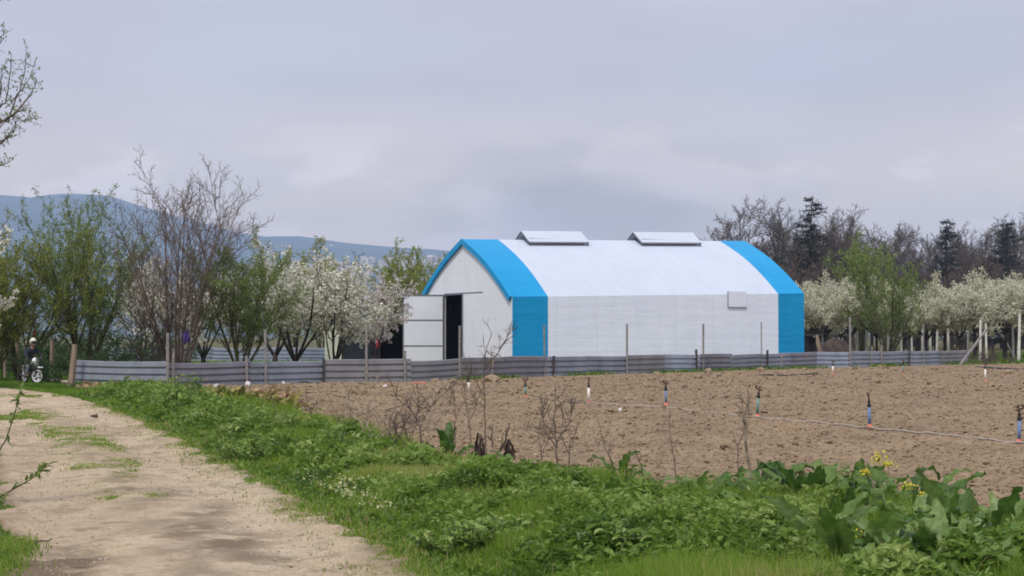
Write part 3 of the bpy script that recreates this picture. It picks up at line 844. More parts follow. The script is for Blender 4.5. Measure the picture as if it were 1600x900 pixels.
def stems(rng, n, lean, L, r, spread=.15, h0=0.0):
    out = []
    a0 = rng.uniform(0, 6.28)
    for i in range(n):
        a = a0 + i * 6.283 / n + rng.uniform(-.4, .4); le = rng.uniform(.5, 1) * lean
        out.append((np.array([math.cos(a) * spread * .5, math.sin(a) * spread * .5, -.1 + h0]), np.array([math.cos(a) * le, math.sin(a) * le, 1.0]), L * rng.uniform(.8, 1.1), r * rng.uniform(.7, 1.1)))
    return out

def short_trunk(br, h, r):
    return br + [(0, np.array([[0, 0, -.15], [0, 0, h * .5], [0.02, 0, h + .06]]), np.array([r * 1.25, r, r * .9]))]

# --- leafing plum-like tree with upright shoots
def leafing(name, seed, H, leafmat, nst=5, lean=.45, leaf=(.11, .055), per_m=26, tint=(0, 1), bark='bark_olive', trunk=True, lv3=True):
    rng = np.random.default_rng(seed)
    lv = [dict(k=7, wob=.07, up=.06, tip=.3), dict(n=(7, 9), t0=.15, ang=(25, 55), lr=.50, rr=.5, k=5, wob=.10, up=.16, rmin=.012, tip=.4),
          dict(n=(5, 7), t0=.15, ang=(25, 55), lr=.48, rr=.5, k=4, wob=.12, up=.14, rmin=.007, tip=.4), dict(n=(2, 4), t0=.2, ang=(25, 60), lr=.5, rr=.5, k=3, wob=.14, up=.06, rmin=.005, tip=.4)]
    br = grow(rng, stems(rng, nst, lean, H * .88, H * .0125, .2, .35 if trunk else 0), lv)
    allb = short_trunk(br, .5, H * .022) if trunk else br
    root = empty(name)
    wood(allb, (0, 1, 2, 3)).build('trunk', M[bark], root, smooth=True)
    Q, D = sites(br, rng, 1, per_m, .05)
    z = Q[:, 2]
    mb = leaves(MB(), Q, D, rng, leaf[0], leaf[1], .7, tint)
    mb.build('crown', M[leafmat], root)
    return root

def blossoming(name, seed, H, petal, nst=5, lean=.75, per_m=20, R=.055, trunk_h=.8, leafshare=.25, bark='bark_dark', pspread=.07):
    rng = np.random.default_rng(seed)
    lv = [dict(k=6, wob=.10, up=.05, tip=.35), dict(n=(5, 7), t0=.2, ang=(30, 60), lr=.55, rr=.55, k=5, wob=.14, up=.10, rmin=.014, tip=.4),
          dict(n=(5, 6), t0=.15, ang=(30, 65), lr=.5, rr=.5, k=4, wob=.16, up=.08, rmin=.008, tip=.4), dict(n=(2, 4), t0=.2, ang=(30, 65), lr=.5, rr=.5, k=3, wob=.16, up=.04, rmin=.005, tip=.4)]
    br = grow(rng, stems(rng, nst, lean, H * .72, H * .014, .15, trunk_h), lv)
    root = empty(name)
    wood(short_trunk(br, trunk_h, H * .024), (0, 1, 2, 3)).build('trunk', M[bark], root, smooth=True)
    Q, D = sites(br, rng, 1, per_m, pspread)
    petals(MB(), Q, rng, R).build('blossom', M[petal], root)
    Q, D = sites(br, rng, 2, per_m * leafshare, .06)
    leaves(MB(), Q, D, rng, .09, .05, .8).build('leaves', M['leaf_fresh'], root)
    return root

def bare(name, seed, H, trunk_h=.3, nst=1, lean=.1, bark='bark_grey', rt=.018, twig_r=.012, dens=1.0, angs=(28, 55), up=.10, buds=None, wb=1.0):
    rng = np.random.default_rng(seed)
    q = lambda a, b: (max(2, int(a * dens)), max(2, int(b * dens)))
    if nst == 1:
        tr_ = [(np.array([0, 0, -.2]), np.array([rng.uniform(-.06, .06), 0, 1]), H * .78, H * rt)]
    else:
        tr_ = stems(rng, nst, lean, H * .80, H * rt * .7, H * .03)
    lv = [dict(k=8, wob=.06 * wb, up=.05, tip=.22), dict(n=q(9, 12), t0=trunk_h, ang=angs, lr=.50, rr=.5, k=6, wob=.13 * wb, up=up, rmin=twig_r * 2, tip=.35),
          dict(n=q(6, 8), t0=.2, ang=(28, 55), lr=.5, rr=.5, k=5, wob=.15 * wb, up=up * .8, rmin=twig_r * 1.3, tip=.4),
          dict(n=q(5, 6), t0=.15, ang=(25, 55), lr=.5, rr=.5, k=4, wob=.16 * wb, up=up * .6, rmin=twig_r, tip=.5),
          dict(n=q(3, 4), t0=.1, ang=(25, 60), lr=.55, rr=.6, k=3, wob=.15 * wb, up=.04, rmin=twig_r * .75, tip=.5)]
    br = grow(rng, tr_, lv)
    root = empty(name)
    wood(br, (0, 1, 2)).build('trunk', M[bark], root, smooth=True)
    tw_ = wood(br, (3, 4))
    tw_.build('crown', M[bark], root)
    if buds:
        Q, D = sites(br, rng, 3, buds[0], .02)
        leaves(MB(), Q, D, rng, buds[1], buds[1] * .6, .8).build('blossom', M[buds[2]], root)
    return root

def conifer(name, seed, H, spread=.2, gap=.5, top_lean=.0, ragged=.4):
    rng = np.random.default_rng(seed)
    root = empty(name)
    tp = np.array([[0, 0, -.2], [.1, 0, H * .5], [.0 + top_lean * .3, 0, H * .85], [top_lean, 0, H]])
    mb = MB().tube(tp, [H * .018, H * .012, H * .005, .03], 7)
    nd = MB(); z = H * .06
    while z < H * .98:
        q = z / H
        for j in range(int(rng.integers(4, 7))):
            a = rng.uniform(0, 6.283); L = H * spread * (1 - q) ** .7 * rng.uniform(1 - ragged, 1.2) + .9 * rng.uniform(.3, 1)
            d = np.array([math.cos(a), math.sin(a), rng.uniform(-.12, .30)])
            p0 = np.array([np.interp(z, tp[:, 2], tp[:, 0]), 0, z]); ts = np.linspace(0, 1, 5)
            pts = p0 + np.outer(ts * L, d) + np.outer(-ts ** 2 * L * .22 * (1 - q * .5), [0, 0, 1]) + np.outer(ts ** 4 * L * .12, [0, 0, 1])
            mb.tube(pts, np.linspace(.05, .015, 5), 3, cap=False)
            n = int(8 + L * 20)
            t = rng.uniform(.12, 1, n) * 4; i = np.minimum(t.astype(int), 3)
            Q = pts[i] + (pts[i + 1] - pts[i]) * (t - i)[:, None] + rng.normal(0, 1, (n, 3)) * [.16, .16, .09] * (1.1 - t[:, None] / 6)
            D = np.tile(d, (n, 1)) + rng.normal(0, .5, (n, 3)); D /= np.linalg.norm(D, axis=1, keepdims=True)
            leaves(nd, Q, D, rng, .40, .11, .45)
        z += gap * rng.uniform(.6, 1.3)
    mb.build('trunk', M['bark_dark'], root)
    nd.build('crown', M['needles'], root)
    return root

def put(o, px, Y, rz=0.0, sc=1.0, z=-.04):
    o.location = (X_at(px, Y), Y, z); o.rotation_euler = (0, 0, rz); o.scale = (sc, sc, sc); return o

# left group, behind the fence
t = put(leafing('leafing_tree', 11, 6.0, 'leaf_green', 8, .55, (.095, .042), 30), 134, 62); tag(t, 'bushy green leafing tree with upright shoots, right behind the leaning wooden post', 'tree')
t = put(leafing('leafing_tree', 12, 5.3, 'leaf_fresh', 7, .62, (.10, .048), 28), 30, 60); tag(t, 'yellow-green leafing tree standing behind the motorcycle rider', 'tree')
t = put(leafing('leafing_tree', 13, 4.7, 'leaf_green', 8, .48, (.095, .042), 30), 376, 62); tag(t, 'green leafing tree with feathery shoots, just right of the tall bare tree', 'tree')
t = put(leafing('leafing_tree', 14, 4.2, 'leaf_fresh', 6, .6, (.11, .055), 28), -12, 60); tag(t, 'low yellow-green tree cut off by the left edge of the picture', 'tree')
t = put(bare('bare_tree', 29, 7.6, .14, 9, .46, 'bark_brown', .013, .0085, .85, (22, 46), .12, None, .55), 278, 61); tag(t, 'tall leafless many-stemmed tree rising highest among the trees behind the left fence', 'tree')
t = put(bare('bare_tree', 22, 3.2, .12, 4, .5, 'bark_dark', .018, .009, .7, (25, 50), .14), 238, 60.5); tag(t, 'small dark bare tree crowded against the foot of the tall bare tree', 'tree')
for i, (px, Y, H, sd, lab, mt) in enumerate(((222, 78, 5.2, 31, 'white blossoming tree seen between the bushy green tree and the tall bare tree', 'blossom'), (318, 80, 4.8, 32, 'white blossoming tree glimpsed behind the stems of the tall bare tree', 'blossom'),
                                  (462, 69, 5.3, 33, 'white blossoming tree just right of the feathery green tree', 'blossom'), (524, 68, 4.3, 34, 'white blossoming tree with a dark forked trunk in front of the black net shelter', 'blossom'),
                                  (585, 88, 4.7, 35, 'blossoming tree leaning over the roof of the black net shelter', 'blossom_pink'), (430, 86, 5.6, 36, 'pale blossoming tree farther back, showing over the feathery green tree', 'blossom'),
                                  (-98, 52, 5.4, 37, 'white blossoming tree partly in view at the left edge above the rider', 'blossom'))):
    t = put(blossoming('blossom_tree', sd, H, mt, 5, .7 if i != 3 else .6, 15, .05, .8, .6), px, Y, i * 1.3); tag(t, lab, 'tree')
t = put(bare('bare_tree', 23, 6.2, .35, 2, .35, 'bark', .010, .009, .5, (25, 55), .12, (5, .07, 'blossom')), 527, 68.6, 2.0); tag(t, 'thin sparse tree whose long bare branch reaches above the blossom beside the tent', 'tree')
for px, Y, H, sd, lab in ((655, 118, 6.8, 41, 'yellow-green leafing tree half hidden by the left roof edge of the tent'), (625, 122, 5.6, 42, 'yellow-green leafing tree left of the tent, second from its roof edge'),
                          (505, 112, 6.0, 43, 'yellow-green leafing tree showing behind the white blossom left of the tent'), (455, 116, 6.6, 44, 'yellow-green tree top behind the blossom, farthest from the tent')):
    t = put(leafing('leafing_tree', sd, H, 'leaf_fresh', 6, .35, (.16, .09), 20, (.3, 1)), px, Y); tag(t, lab, 'tree', 'yellow-green trees beside the tent')
# dark hedge and bushes behind the rider
def bush(name, seed, size, leafmat, n, leaf, tint=(0, 1)):
    rng = np.random.default_rng(seed)
    root = empty(name)
    lv = [dict(k=4, wob=.16, up=.05), dict(n=(5, 7), t0=.1, ang=(25, 60), lr=.6, rr=.5, k=4, wob=.16, up=.05, rmin=.006), dict(n=(4, 5), t0=.1, ang=(25, 60), lr=.6, rr=.5, k=3, wob=.16, up=.03, rmin=.004)]
    br = grow(rng, stems(rng, 7, .9, size[2] * .85, .02, size[0] * .5), lv)
    br = [(l, p * np.array([size[0] / size[2], size[1] / size[2], 1]), r) for l, p, r in br]
    wood(br, (0, 1, 2)).build('stems', M['bark'], root)
    Q, D = sites(br, rng, 1, n, .05)
    leaves(MB(), Q, D, rng, leaf, leaf * .55, .8, tint).build('foliage', M[leafmat], root)
    return root
t = put(bush('hedge_bush', 51, (1.6, 1.2, 1.35), 'leaf_dark', 60, .09), 92, 58.5); tag(t, 'dark green bush on the grass between the rider and the leaning wooden post', 'bush')
for i, (px, Y, s_, lab) in enumerate(((5, 66, (2.6, 1.6, 2.0), 'dark hedge bush farthest left behind the roadside posts'), (62, 69, (2.8, 1.6, 2.1), 'dark hedge bush behind the posts, under the yellow-green tree'), (150, 70, (3, 1.6, 1.9), 'dark hedge bush under the bushy green tree'), (205, 74, (2.6, 1.6, 1.9), 'dark hedge bush right of the bushy green tree, behind the fence'))):
    t = put(bush('hedge_bush', 52 + i, s_, 'leaf_dark', 40, .12), px, Y); tag(t, lab, 'bush', 'dark hedge bushes behind the fence')

# near the camera, left of the track: trees whose boughs reach into the picture
def near_bough_tree():
    rng = np.random.default_rng(63)
    root = empty('plum_tree', (X_at(-150, 15.5), 15.5, -.04))
    ox, oy, oz = root.location
    T = MB(); T.tube([[0, 0, -.1], [.03, 0, .8], [.0, .05, 1.7]], [.12, .10, .085], 9)
    Bl = MB(); Tw = MB(); Lf = MB()
    def to(px, py, Y): q = P(px, py, Y); return np.array([q.x - ox, q.y - oy, q.z - oz])
    limbs = [[(-150, 330), (-90, 250), (-25, 185), (12, 190), (28, 150), (39, 110), (40, 72)], [(-150, 300), (-70, 205), (-10, 175), (10, 160), (16, 120), (18, 85)], [(-120, 280), (-60, 230), (-20, 225), (8, 218), (20, 205), (32, 192)],
             [(-100, 320), (-50, 290), (-12, 262), (5, 258), (13, 254)], [(-140, 240), (-60, 120), (-8, 80), (2, 62), (5, 42)], [(-60, 205), (-10, 195), (20, 182), (38, 160), (52, 140), (56, 125)], [(-90, 260), (-30, 215), (0, 150), (1, 120), (2, 105)], [(-60, 240), (-15, 232), (2, 222), (14, 214), (26, 196)], [(-100, 140), (-40, 20), (-5, 5), (8, -6)],
             [(10, 170), (32, 142), (44, 128), (55, 95)], [(22, 180), (36, 190), (44, 188), (52, 184)], [(-12, 200), (0, 200), (10, 188), (26, 176), (38, 168)]]
    for k, l in enumerate(limbs):
        Y = 15.5 + .25 * math.sin(k * 2.1)
        pts = np.array([to(x, y, Y + .06 * i) for i, (x, y) in enumerate(l)])
        # smooth
        tt = np.linspace(0, len(pts) - 1, len(pts) * 3)
        pts = np.stack([np.interp(tt, range(len(pts)), pts[:, c]) for c in range(3)], 1) + rng.normal(0, .006, (len(tt), 3))
        r = np.linspace(.016, .0022, len(pts)) if l[0][0] < -50 else 0
        if k >= 9: r = np.linspace(.005, .0022, len(pts))
        Tw.tube(pts, r, 5)
        for j in range(len(pts) // 3, len(pts)):
            for _ in range(2):
                d = unit(rng.normal(0, 1, 3) + [0.2, 0, .5]); L = rng.uniform(.03, .12)
                q = np.array([pts[j], pts[j] + d * L * .5, pts[j] + d * L + [0, 0, .01]])
                Tw.tube(q, [.0025, .002, .0015], 3, cap=False)
                n = int(rng.integers(2, 6))
                QQ = pts[j] + np.outer(rng.uniform(.3, 1.1, n), d * L) + rng.normal(0, .008, (n, 3))
                leaves(Lf, QQ, np.tile(d, (n, 1)), rng, .028, .014, .6)
    # the rest of the limbs join the trunk
    for l in limbs[:9]:
        a = to(*l[0], 15.5)
        T.tube([[0, .05, 1.6], a * .5 + np.array([0, .02, .9]), a], [.075, .055, .045], 6)
    T.build('trunk', M['bark'], root, smooth=True); Tw.build('branches', M['bark'], root); Lf.build('leaves', M['leaf_green'], root)
    return root
tag(near_bough_tree(), 'budding tree at the left edge whose thin twigs stand against the upper sky', 'tree')

def leafy_shrub():
    rng = np.random.default_rng(5)
    Y0 = 11.8
    root = empty('roadside_shrub', (X_at(-75, Y0), Y0, -.04)); ox, oy, oz = root.location
    def to(px, py, Y): q = P(px, py, Y); return np.array([q.x - ox, q.y - oy, q.z - oz])
    St, Lf = MB(), MB()
    shoots = [[(-75, 880), (-45, 810), (-10, 782), (25, 762), (50, 748), (72, 728)], [(-75, 880), (-50, 790), (-20, 730), (8, 690), (22, 650), (33, 606)], [(-75, 880), (-70, 760), (-60, 680)], [(-75, 880), (-120, 800), (-130, 720)], [(-75, 880), (-40, 800), (-25, 720), (-30, 640)]]
    for k, sh in enumerate(shoots):
        pts = np.array([to(x, y, Y0 + .1 * k - .05 * i) for i, (x, y) in enumerate(sh)])
        tt = np.linspace(0, len(pts) - 1, len(pts) * 4)
        pts = np.stack([np.interp(tt, range(len(pts)), pts[:, c]) for c in range(3)], 1)
        St.tube(pts, np.linspace(.009, .0028, len(pts)), 5)
        for j in range(len(pts) // 3, len(pts)):
            for _ in range(2 if j < len(pts) - 4 else 4):
                ax = unit(pts[min(j + 1, len(pts) - 1)] - pts[j - 1])
                d = unit(ax * .5 + rng.normal(0, .65, 3) + [0, 0, .1])
                Lm = rng.uniform(.045, .085)
                add_leaf(Lf, pts[j] + rng.normal(0, .004, 3), d, Lm, Lm * .42, .25, rng.uniform(0.1, .7), rng)
    St.build('stems', M['bark_olive'], root); Lf.build('leaves', M['leaf_green'], root, smooth=True)
    return root

def add_leaf(mb, base, d, L, Wd, droop, tint, rng, nseg=6, wavy=0.0, petiole=0.0, fold=.25, rib=0.0):
    """one broad leaf: a cambered strip of 4 x nseg faces that arches over along its length"""
    d = unit(np.array(d, float)); side = np.cross(d, [0, 0, 1.0])
    if np.linalg.norm(side) < .05: side = np.array([1.0, 0, 0])
    side = unit(side); roll = rng.uniform(-.5, .5); nrm = np.cross(side, d)
    side, nrm = side * math.cos(roll) + nrm * math.sin(roll), nrm * math.cos(roll) - side * math.sin(roll)
    ts = np.linspace(0, 1, nseg + 1)
    ctr = [np.array(base, float)]; dd = d.copy(); step = L / nseg
    if petiole: ctr[0] = ctr[0] + d * petiole
    nn = [nrm]
    for i in range(nseg):
        dd = unit(dd + np.array([0, 0, -droop * (0.25 + 1.2 * i / nseg)]) * (1.6 / nseg) * 2)
        ctr.append(ctr[-1] + dd * step); nn.append(np.cross(side, dd))
    ctr = np.array(ctr); nn = np.array(nn)
    w = Wd * .5 * np.sin(math.pi * np.clip(ts, 0.03, .985) ** .75) ** .8
    w[0] = max(Wd * .05, .001); w[-1] = .001
    V, T = [], []
    ph = rng.uniform(0, 6.28)
    for i in range(nseg + 1):
        for c, q in enumerate((-1, -.5, 0, .5, 1)):
            wv = wavy * Wd * math.sin(ph + i * 2.3 + c) * abs(q)
            V.append(ctr[i] + side * w[i] * q + nn[i] * (abs(q) * fold * w[i] + wv)); T.append(tint + (rib if c == 2 else 0) + rng.uniform(-.04, .04))
    fs = [(i * 5 + c, i * 5 + c + 1, i * 5 + c + 6, i * 5 + c + 5) for i in range(nseg) for c in range(4)]
    mb.add(V, fs, np.array(T))
    if petiole:
        mb.tube([np.array(base), ctr[0]], [Wd * .035 + .002, Wd * .03 + .001], 4, tint=min(1, tint + .3))
    return mb
tag(leafy_shrub(), 'young shrub at the near left edge with two leafy shoots over the track', 'shrub')

# right group: orchard in blossom, its posts, the leafing tree and the bare wood behind
t = put(leafing('leafing_tree', 15, 5.9, 'leaf_green', 6, .60, (.15, .065), 17), 1388, 102, 1.0); tag(t, 'dark green leafing tree standing in front of the white orchard blossom', 'tree')
t = put(leafing('leafing_tree', 16, 7.6, 'leaf_green', 5, .25, (.18, .09), 16), 1345, 124); tag(t, 'slim green leafing tree rising behind the dark green one in the orchard', 'tree')
variants = [blossoming('orchard_tree', 70 + i, 4.2, 'blossom_cream', 7, 1.1, 26, .043, 1.75, .35, pspread=.09) for i in range(4)]
orch = []
rng = np.random.default_rng(99)
for r_, (Y, x0, x1, n) in enumerate(((116, 1258, 1640, 9), (126, 1245, 1650, 11), (138, 1235, 1640, 11), (152, 1225, 1640, 11))):
    for k in range(n):
        px = x0 + (x1 - x0) * (k + .5) / n + rng.uniform(-8, 8)
        orch.append((r_, k, n, X_at(px, Y + rng.uniform(-1.5, 1.5)), Y + rng.uniform(-1.5, 1.5)))
rown = ['front', 'second', 'third', 'hindmost']
ords = ['first', 'second', 'third', 'fourth', 'fifth', 'sixth', 'seventh', 'eighth', 'ninth', 'tenth', 'eleventh', 'twelfth', 'thirteenth', 'fourteenth', 'fifteenth', 'sixteenth', 'seventeenth', 'eighteenth', 'nineteenth', 'twentieth', 'twenty-first', 'twenty-second', 'twenty-third', 'twenty-fourth']
for q, (r_, k, n, x, y) in enumerate(orch):
    lab = f'white blossoming orchard tree in the {rown[r_]} orchard row, {ords[k]} from the blue tent end'
    sc = rng.uniform(.86, 1.20) * (1.0 + .03 * r_)
    if q < 4: o = variants[q]; o.location = (x, y, -.04); o.scale = (sc,) * 3; o['label'] = lab
    else: o = copy_tree(variants[q % 4], (x, y, -.04), rng.uniform(0, 6.28), sc, lab)
    tag(o, lab, 'tree', 'blossoming orchard trees')
posts = [(1273, 480, 524, .18), (1285, 480, 524, .14), (1296, 480, 523, .15), (1330, 485, 547, .19), (1340, 488, 547, .15), (1353, 490, 545, .16), (1388, 480, 542, .15), (1408, 500, 545, .15), (1441, 490, 545, .15), (1454, 490, 543, .15), (1463, 495, 543, .15),
         (1482, 490, 543, .16), (1512, 485, 543, .16), (1531, 500, 553, .15), (1541, 505, 556, .13), (1583, 490, 546, .15), (1591, 490, 563, .16), (1362, 500, 541, .12), (1425, 500, 541, .12)]
for k, (px, top, bot, r) in enumerate(sorted(posts)):
    r *= .62
    Y = 108 if bot > 560 else 112 if bot > 550 else 119 if bot > 540 else 140
    x = X_at(px, Y); lean = RG.uniform(-.12, .12)
    o = MB().tube([(x, Y, -.1), (x + lean, Y, P(px, top, Y).z)], [r, r * .85], 6).build('orchard_post', M['concrete'])
    tag(o, f'white concrete orchard post, {ords[k]} of its row counted from the blue tent end', 'post', 'white orchard posts')
a = P(1566, 510, 120); b = G(1592, 545); b.y = 124; b.z = 0
tag(MB().beam((X_at(1566, 119), 119, P(1566, 524, 119).z), (X_at(1585, 121), 121, 0), .1).build('stay_pole', M['concrete']), 'thin slanting stay leaning against the orchard posts at the far right', 'pole')

v = [bare('bare_tree', 80 + i, 19, .16, 1, .1, 'bark_grey', .017, .026, 1.35, (36, 66), .09) for i in range(3)] + [bare('bare_tree', 84, 17, .15, 3, .4, 'bark_grey', .02, .026, 1.2, (28, 56), .10)]
spots = [(1172, 196, 1.02, 0, 'broad bare tree directly above the blue rear end of the tent roof'), (1207, 212, 1.12, 1, 'tall bare tree just left of the dark cedar'), (1235, 225, 1.02, 2, 'thin bare tree touching the left side of the dark cedar'), (1296, 210, 1.03, 3, 'bare tree immediately right of the dark cedar'), (1322, 222, 1.06, 0, 'bare tree second right of the dark cedar'),
         (1352, 214, .92, 1, 'bare tree behind the slim green orchard tree'), (1385, 228, .98, 2, 'bare tree above the dark green orchard tree'), (1412, 216, .86, 3, 'bare tree above the right half of the dark green orchard tree'), (1440, 232, .92, 0, 'bare tree left of the narrow pointed fir'), (1505, 222, .84, 1, 'bare tree just right of the narrow pointed fir'), (1530, 238, .84, 2, 'low bare tree midway between the two firs at the far right'),
         (1568, 226, 1.08, 3, 'tall bare tree behind the ragged fir at the far right'), (1596, 215, .95, 0, 'bare tree at the right edge of the picture'), (1255, 236, 1.1, 3, 'bare tree behind the dark cedar')]
for i, (px, Y, sc, k, lab) in enumerate(spots):
    sc *= .93
    if i == 0 or (k, i) in ((1, 1), (2, 2), (3, 3)): o = v[k]; o.location = (X_at(px, Y), Y, -.04); o.scale = (sc,) * 3
    else: o = copy_tree(v[k], (X_at(px, Y), Y, -.04), 1.7 * i, sc, lab)
    tag(o, lab, 'tree', 'bare trees of the wood behind the orchard')
for k, px in enumerate((1140, 1162, 1186, 1210, 1242, 1272, 1306, 1338, 1366, 1396, 1426, 1458, 1492, 1522, 1552, 1584)):
    lab = f'bare tree in the farthest row of the wood, {ords[k]} from the tent side'
    o = copy_tree(v[(k * 3 + 1) % 4], (X_at(px + RG.uniform(-5, 5), 262), 262 + RG.uniform(-8, 8), -.04), 2.1 * k, RG.uniform(.88, 1.08), lab)
    tag(o, lab, 'tree', 'bare trees of the wood behind the orchard')
for px, Y, H, sd, sp, tl, lab in ((1266, 204, 19.0, 91, .19, .4, 'dark ragged cedar, the tallest evergreen in the bare wood'), (1479, 214, 16.8, 92, .15, .1, 'narrow pointed dark fir standing right of the orchard tree'), (1574, 208, 16.0, 93, .26, -.1, 'ragged wide-branched dark fir near the right edge'),
                                  (1213, 190, 10.6, 94, .20, 0, 'small dark evergreen between the tent roof and the cedar'), (1420, 220, 11.5, 95, .15, 0, 'small dark fir left of the narrow pointed fir'), (1545, 220, 11.5, 96, .16, 0, 'small dark fir left of the ragged fir')):
    t = put(conifer('fir_tree', sd, H, sp, .55 if sd != 91 else .6, tl, .55), px, Y); tag(t, lab, 'tree', 'dark evergreens in the wood')
th = [bare('thicket', 100 + i, 10.5, .06, 8, .5, 'brush', .010, .034, .95, (20, 50), .10) for i in range(2)]
names = ['under the left side of the broad bare tree', 'under the dark cedar', 'right of the cedar trunk', 'behind the slim green orchard tree', 'behind the dark green orchard tree', 'left of the narrow fir', 'under the narrow fir', 'between the narrow fir and the ragged fir', 'under the ragged fir at the right edge', 'left of the cedar trunk']
for i, px in enumerate((1195, 1262, 1295, 1330, 1385, 1440, 1490, 1530, 1580, 1232)):
    lab = 'brown leafless thicket ' + names[i]
    Y = 186 + 9 * (i % 3)
    if i < 2: o = th[i]; o.location = (X_at(px, Y), Y, -.04)
    else: o = copy_tree(th[i % 2], (X_at(px, Y), Y, -.04), i * 1.1, RG.uniform(.85, 1.1), lab)
    tag(o, lab, 'thicket', 'brown thickets at the foot of the wood')

# ---------------------------------------------------------------- the black net shelter and what stands by it
x0, x1, Ys = X_at(533, 99), X_at(645, 99), 99.0
sh = empty('net_shelter', (x0, Ys, 0)); wv = x1 - x0
tag(sh, 'low black net shelter under blossom, left of the open tent door', 'shelter')
MB().box((wv * .27, 0, 1.15), (wv * .54, .06, 2.34)).build('net_panel', M['net_dark'], sh)
MB().box((wv * .5, 3.0, 1.15), (wv, .06, 2.34)).build('rear_panel', M['net_black'], sh)
MB().box((0, 1.5, 1.15), (.06, 3.0, 2.34)).build('side_panel', M['net_dark'], sh)
MB().box((wv, 1.5, 1.15), (.06, 3.0, 2.34)).build('side_panel', M['net_black'], sh)
b = MB(); nx_ = 13
V = []
for i in range(nx_):
    for j in range(5):
        V.append((-.15 + (wv + .3) * i / (nx_ - 1), -.2 + 3.4 * j / 4, 2.40 + .10 * math.sin(i * 1.1) * (.3 + .2 * j) - .05 * abs(math.sin(i * .8))))
b.add(V, grid_faces(nx_, 5)); b.add(np.array(V) - [0, 0, .05], grid_faces(nx_, 5)); b.build('net_roof', M['net_black'], sh)
for px_ in (0, wv * .54, wv): MB().tube([(px_, -.05, -.1), (px_, -.05, 2.4)], .05, 6).build('post', M['black_post'], sh)
b = MB(); cx_ = X_at(591.5, 98.6); zt, zb = P(0, 527, 98.6).z, P(0, 544, 98.6).z
b.tube([(cx_, 98.6, zt), (cx_ + .01, 98.6, (zt + zb) / 2), (cx_ - .05, 98.6, zb)], [.20, .17, .10], 7)
o = b.build('red_cloth', M['red_cloth']); o.scale = (1, 1, 1); tag(o, 'dark red cloth hanging on the black net shelter', 'cloth')
b = MB(); xa, xb = X_at(508, 97), X_at(535, 97); b.box(((xa + xb) / 2, 97, 1.15), (xb - xa, .12, 2.4)); b.box(((xa + xb) / 2, 96.92, 1.15), (.05, .05, 2.4))
tag(b.build('pale_panel', M['pale_sheet']), 'pale green upright panel behind the forked blossom tree', 'panel')
# heap, hut and drum by the rear end of the tent
def heap(name, c, rx, ry, h, mat, seed, n=34):
    u_ = np.linspace(0, 1, n); a = np.linspace(0, 2 * math.pi, n + 1)
    r, q = np.meshgrid(u_, a); X = r * np.cos(q) * rx; Y = r * np.sin(q) * ry
    Z = h * np.cos(r * math.pi / 2) ** 1.3 * (0.55 + .9 * fbm(X * 1.1 + seed, Y * 1.1, seed, 4)) - .1
    return MB().add(np.stack([X.ravel(), Y.ravel(), Z.ravel()], 1), grid_faces(n + 1, n)).build(name, mat, smooth=True, loc=c)
tag(heap('earth_heap', (X_at(1306, 108), 108, 0), 2.0, 1.6, 1.7, M['dark_earth'], 6), 'dark earth heap behind the fence, right of the blue tent end', 'heap')
hu = MB(); cx_ = X_at(1271, 104)
hut = empty('dark_hutch', (cx_, 104, 0)); tag(hut, 'small dark flat-roofed hutch close to the blue rear end of the tent', 'hutch')
MB().box((0, 0, .75), (.75, .9, 1.6)).build('body', M['net_black'], hut)
MB().box((0, -.1, 1.72), (1.05, 1.25, .10)).build('roof', M['black_post'], hut)
hu = MB(); c = G(1491, 568.5); c.y += .05
hu.ball((0, 0, .2), (.24, .18, .26), 9); o = hu.build('white_sack', M['white_bag'], smooth=True, loc=(c.x, c.y - .35, 0)); tag(o, 'whitish sack lying against the right end of the corrugated fence', 'sack')
# brown scrub past the end of the fence
for i, (px, Y, s_, lab) in enumerate(((1522, 99, (1.6, 1.2, 1.35), 'brown dead scrub against the end of the corrugated fence'), (1558, 104, (1.3, 1., 1.0), 'small brown scrub in front of the orchard posts at the far right'))):
    rg_ = np.random.default_rng(140 + i); root = empty('dead_scrub')
    lv = [dict(k=4, wob=.2, up=.0), dict(n=(6, 8), t0=.1, ang=(25, 70), lr=.6, rr=.6, k=4, wob=.2, up=.0, rmin=.008), dict(n=(6, 7), t0=.1, ang=(25, 70), lr=.6, rr=.6, k=3, wob=.2, up=0, rmin=.006)]
    br = grow(rg_, stems(rg_, 12, 1.0, s_[2] * .9, .02, s_[0] * .8), lv)
    wood(br, (0, 1, 2)).build('stems', M['brush'], root); put(root, px, Y); tag(root, lab, 'scrub')
# rags in the trees
def rag(name, px, py, Y, w, h, mat, lab):
    q = P(px, py, Y); n = 7; V = []
    for i in range(n):
        for j in range(n):
            V.append(((i / (n - 1) - .5) * w * (1 - .3 * abs(j / (n - 1) - .5)), .06 * math.sin(i * 1.7 + j * .8), -(j / (n - 1)) * h - .05 * math.sin(i * 1.3)))
    b = MB().add(V, grid_faces(n, n)); b.add(np.array(V) + [0, .03, 0], grid_faces(n, n))
    o = b.build(name, mat, smooth=True, loc=q); tag(o, lab, 'rag'); return o
rag('orange_rag', 54, 516, 60.5, .17, .28, M['orange_cloth'], 'small orange-red rag caught in the leaves above the rider')
rag('purple_rag', 291, 518, 59.6, .24, .40, M['purple_cloth'], 'purple rag hung among the stems of the tall bare tree')

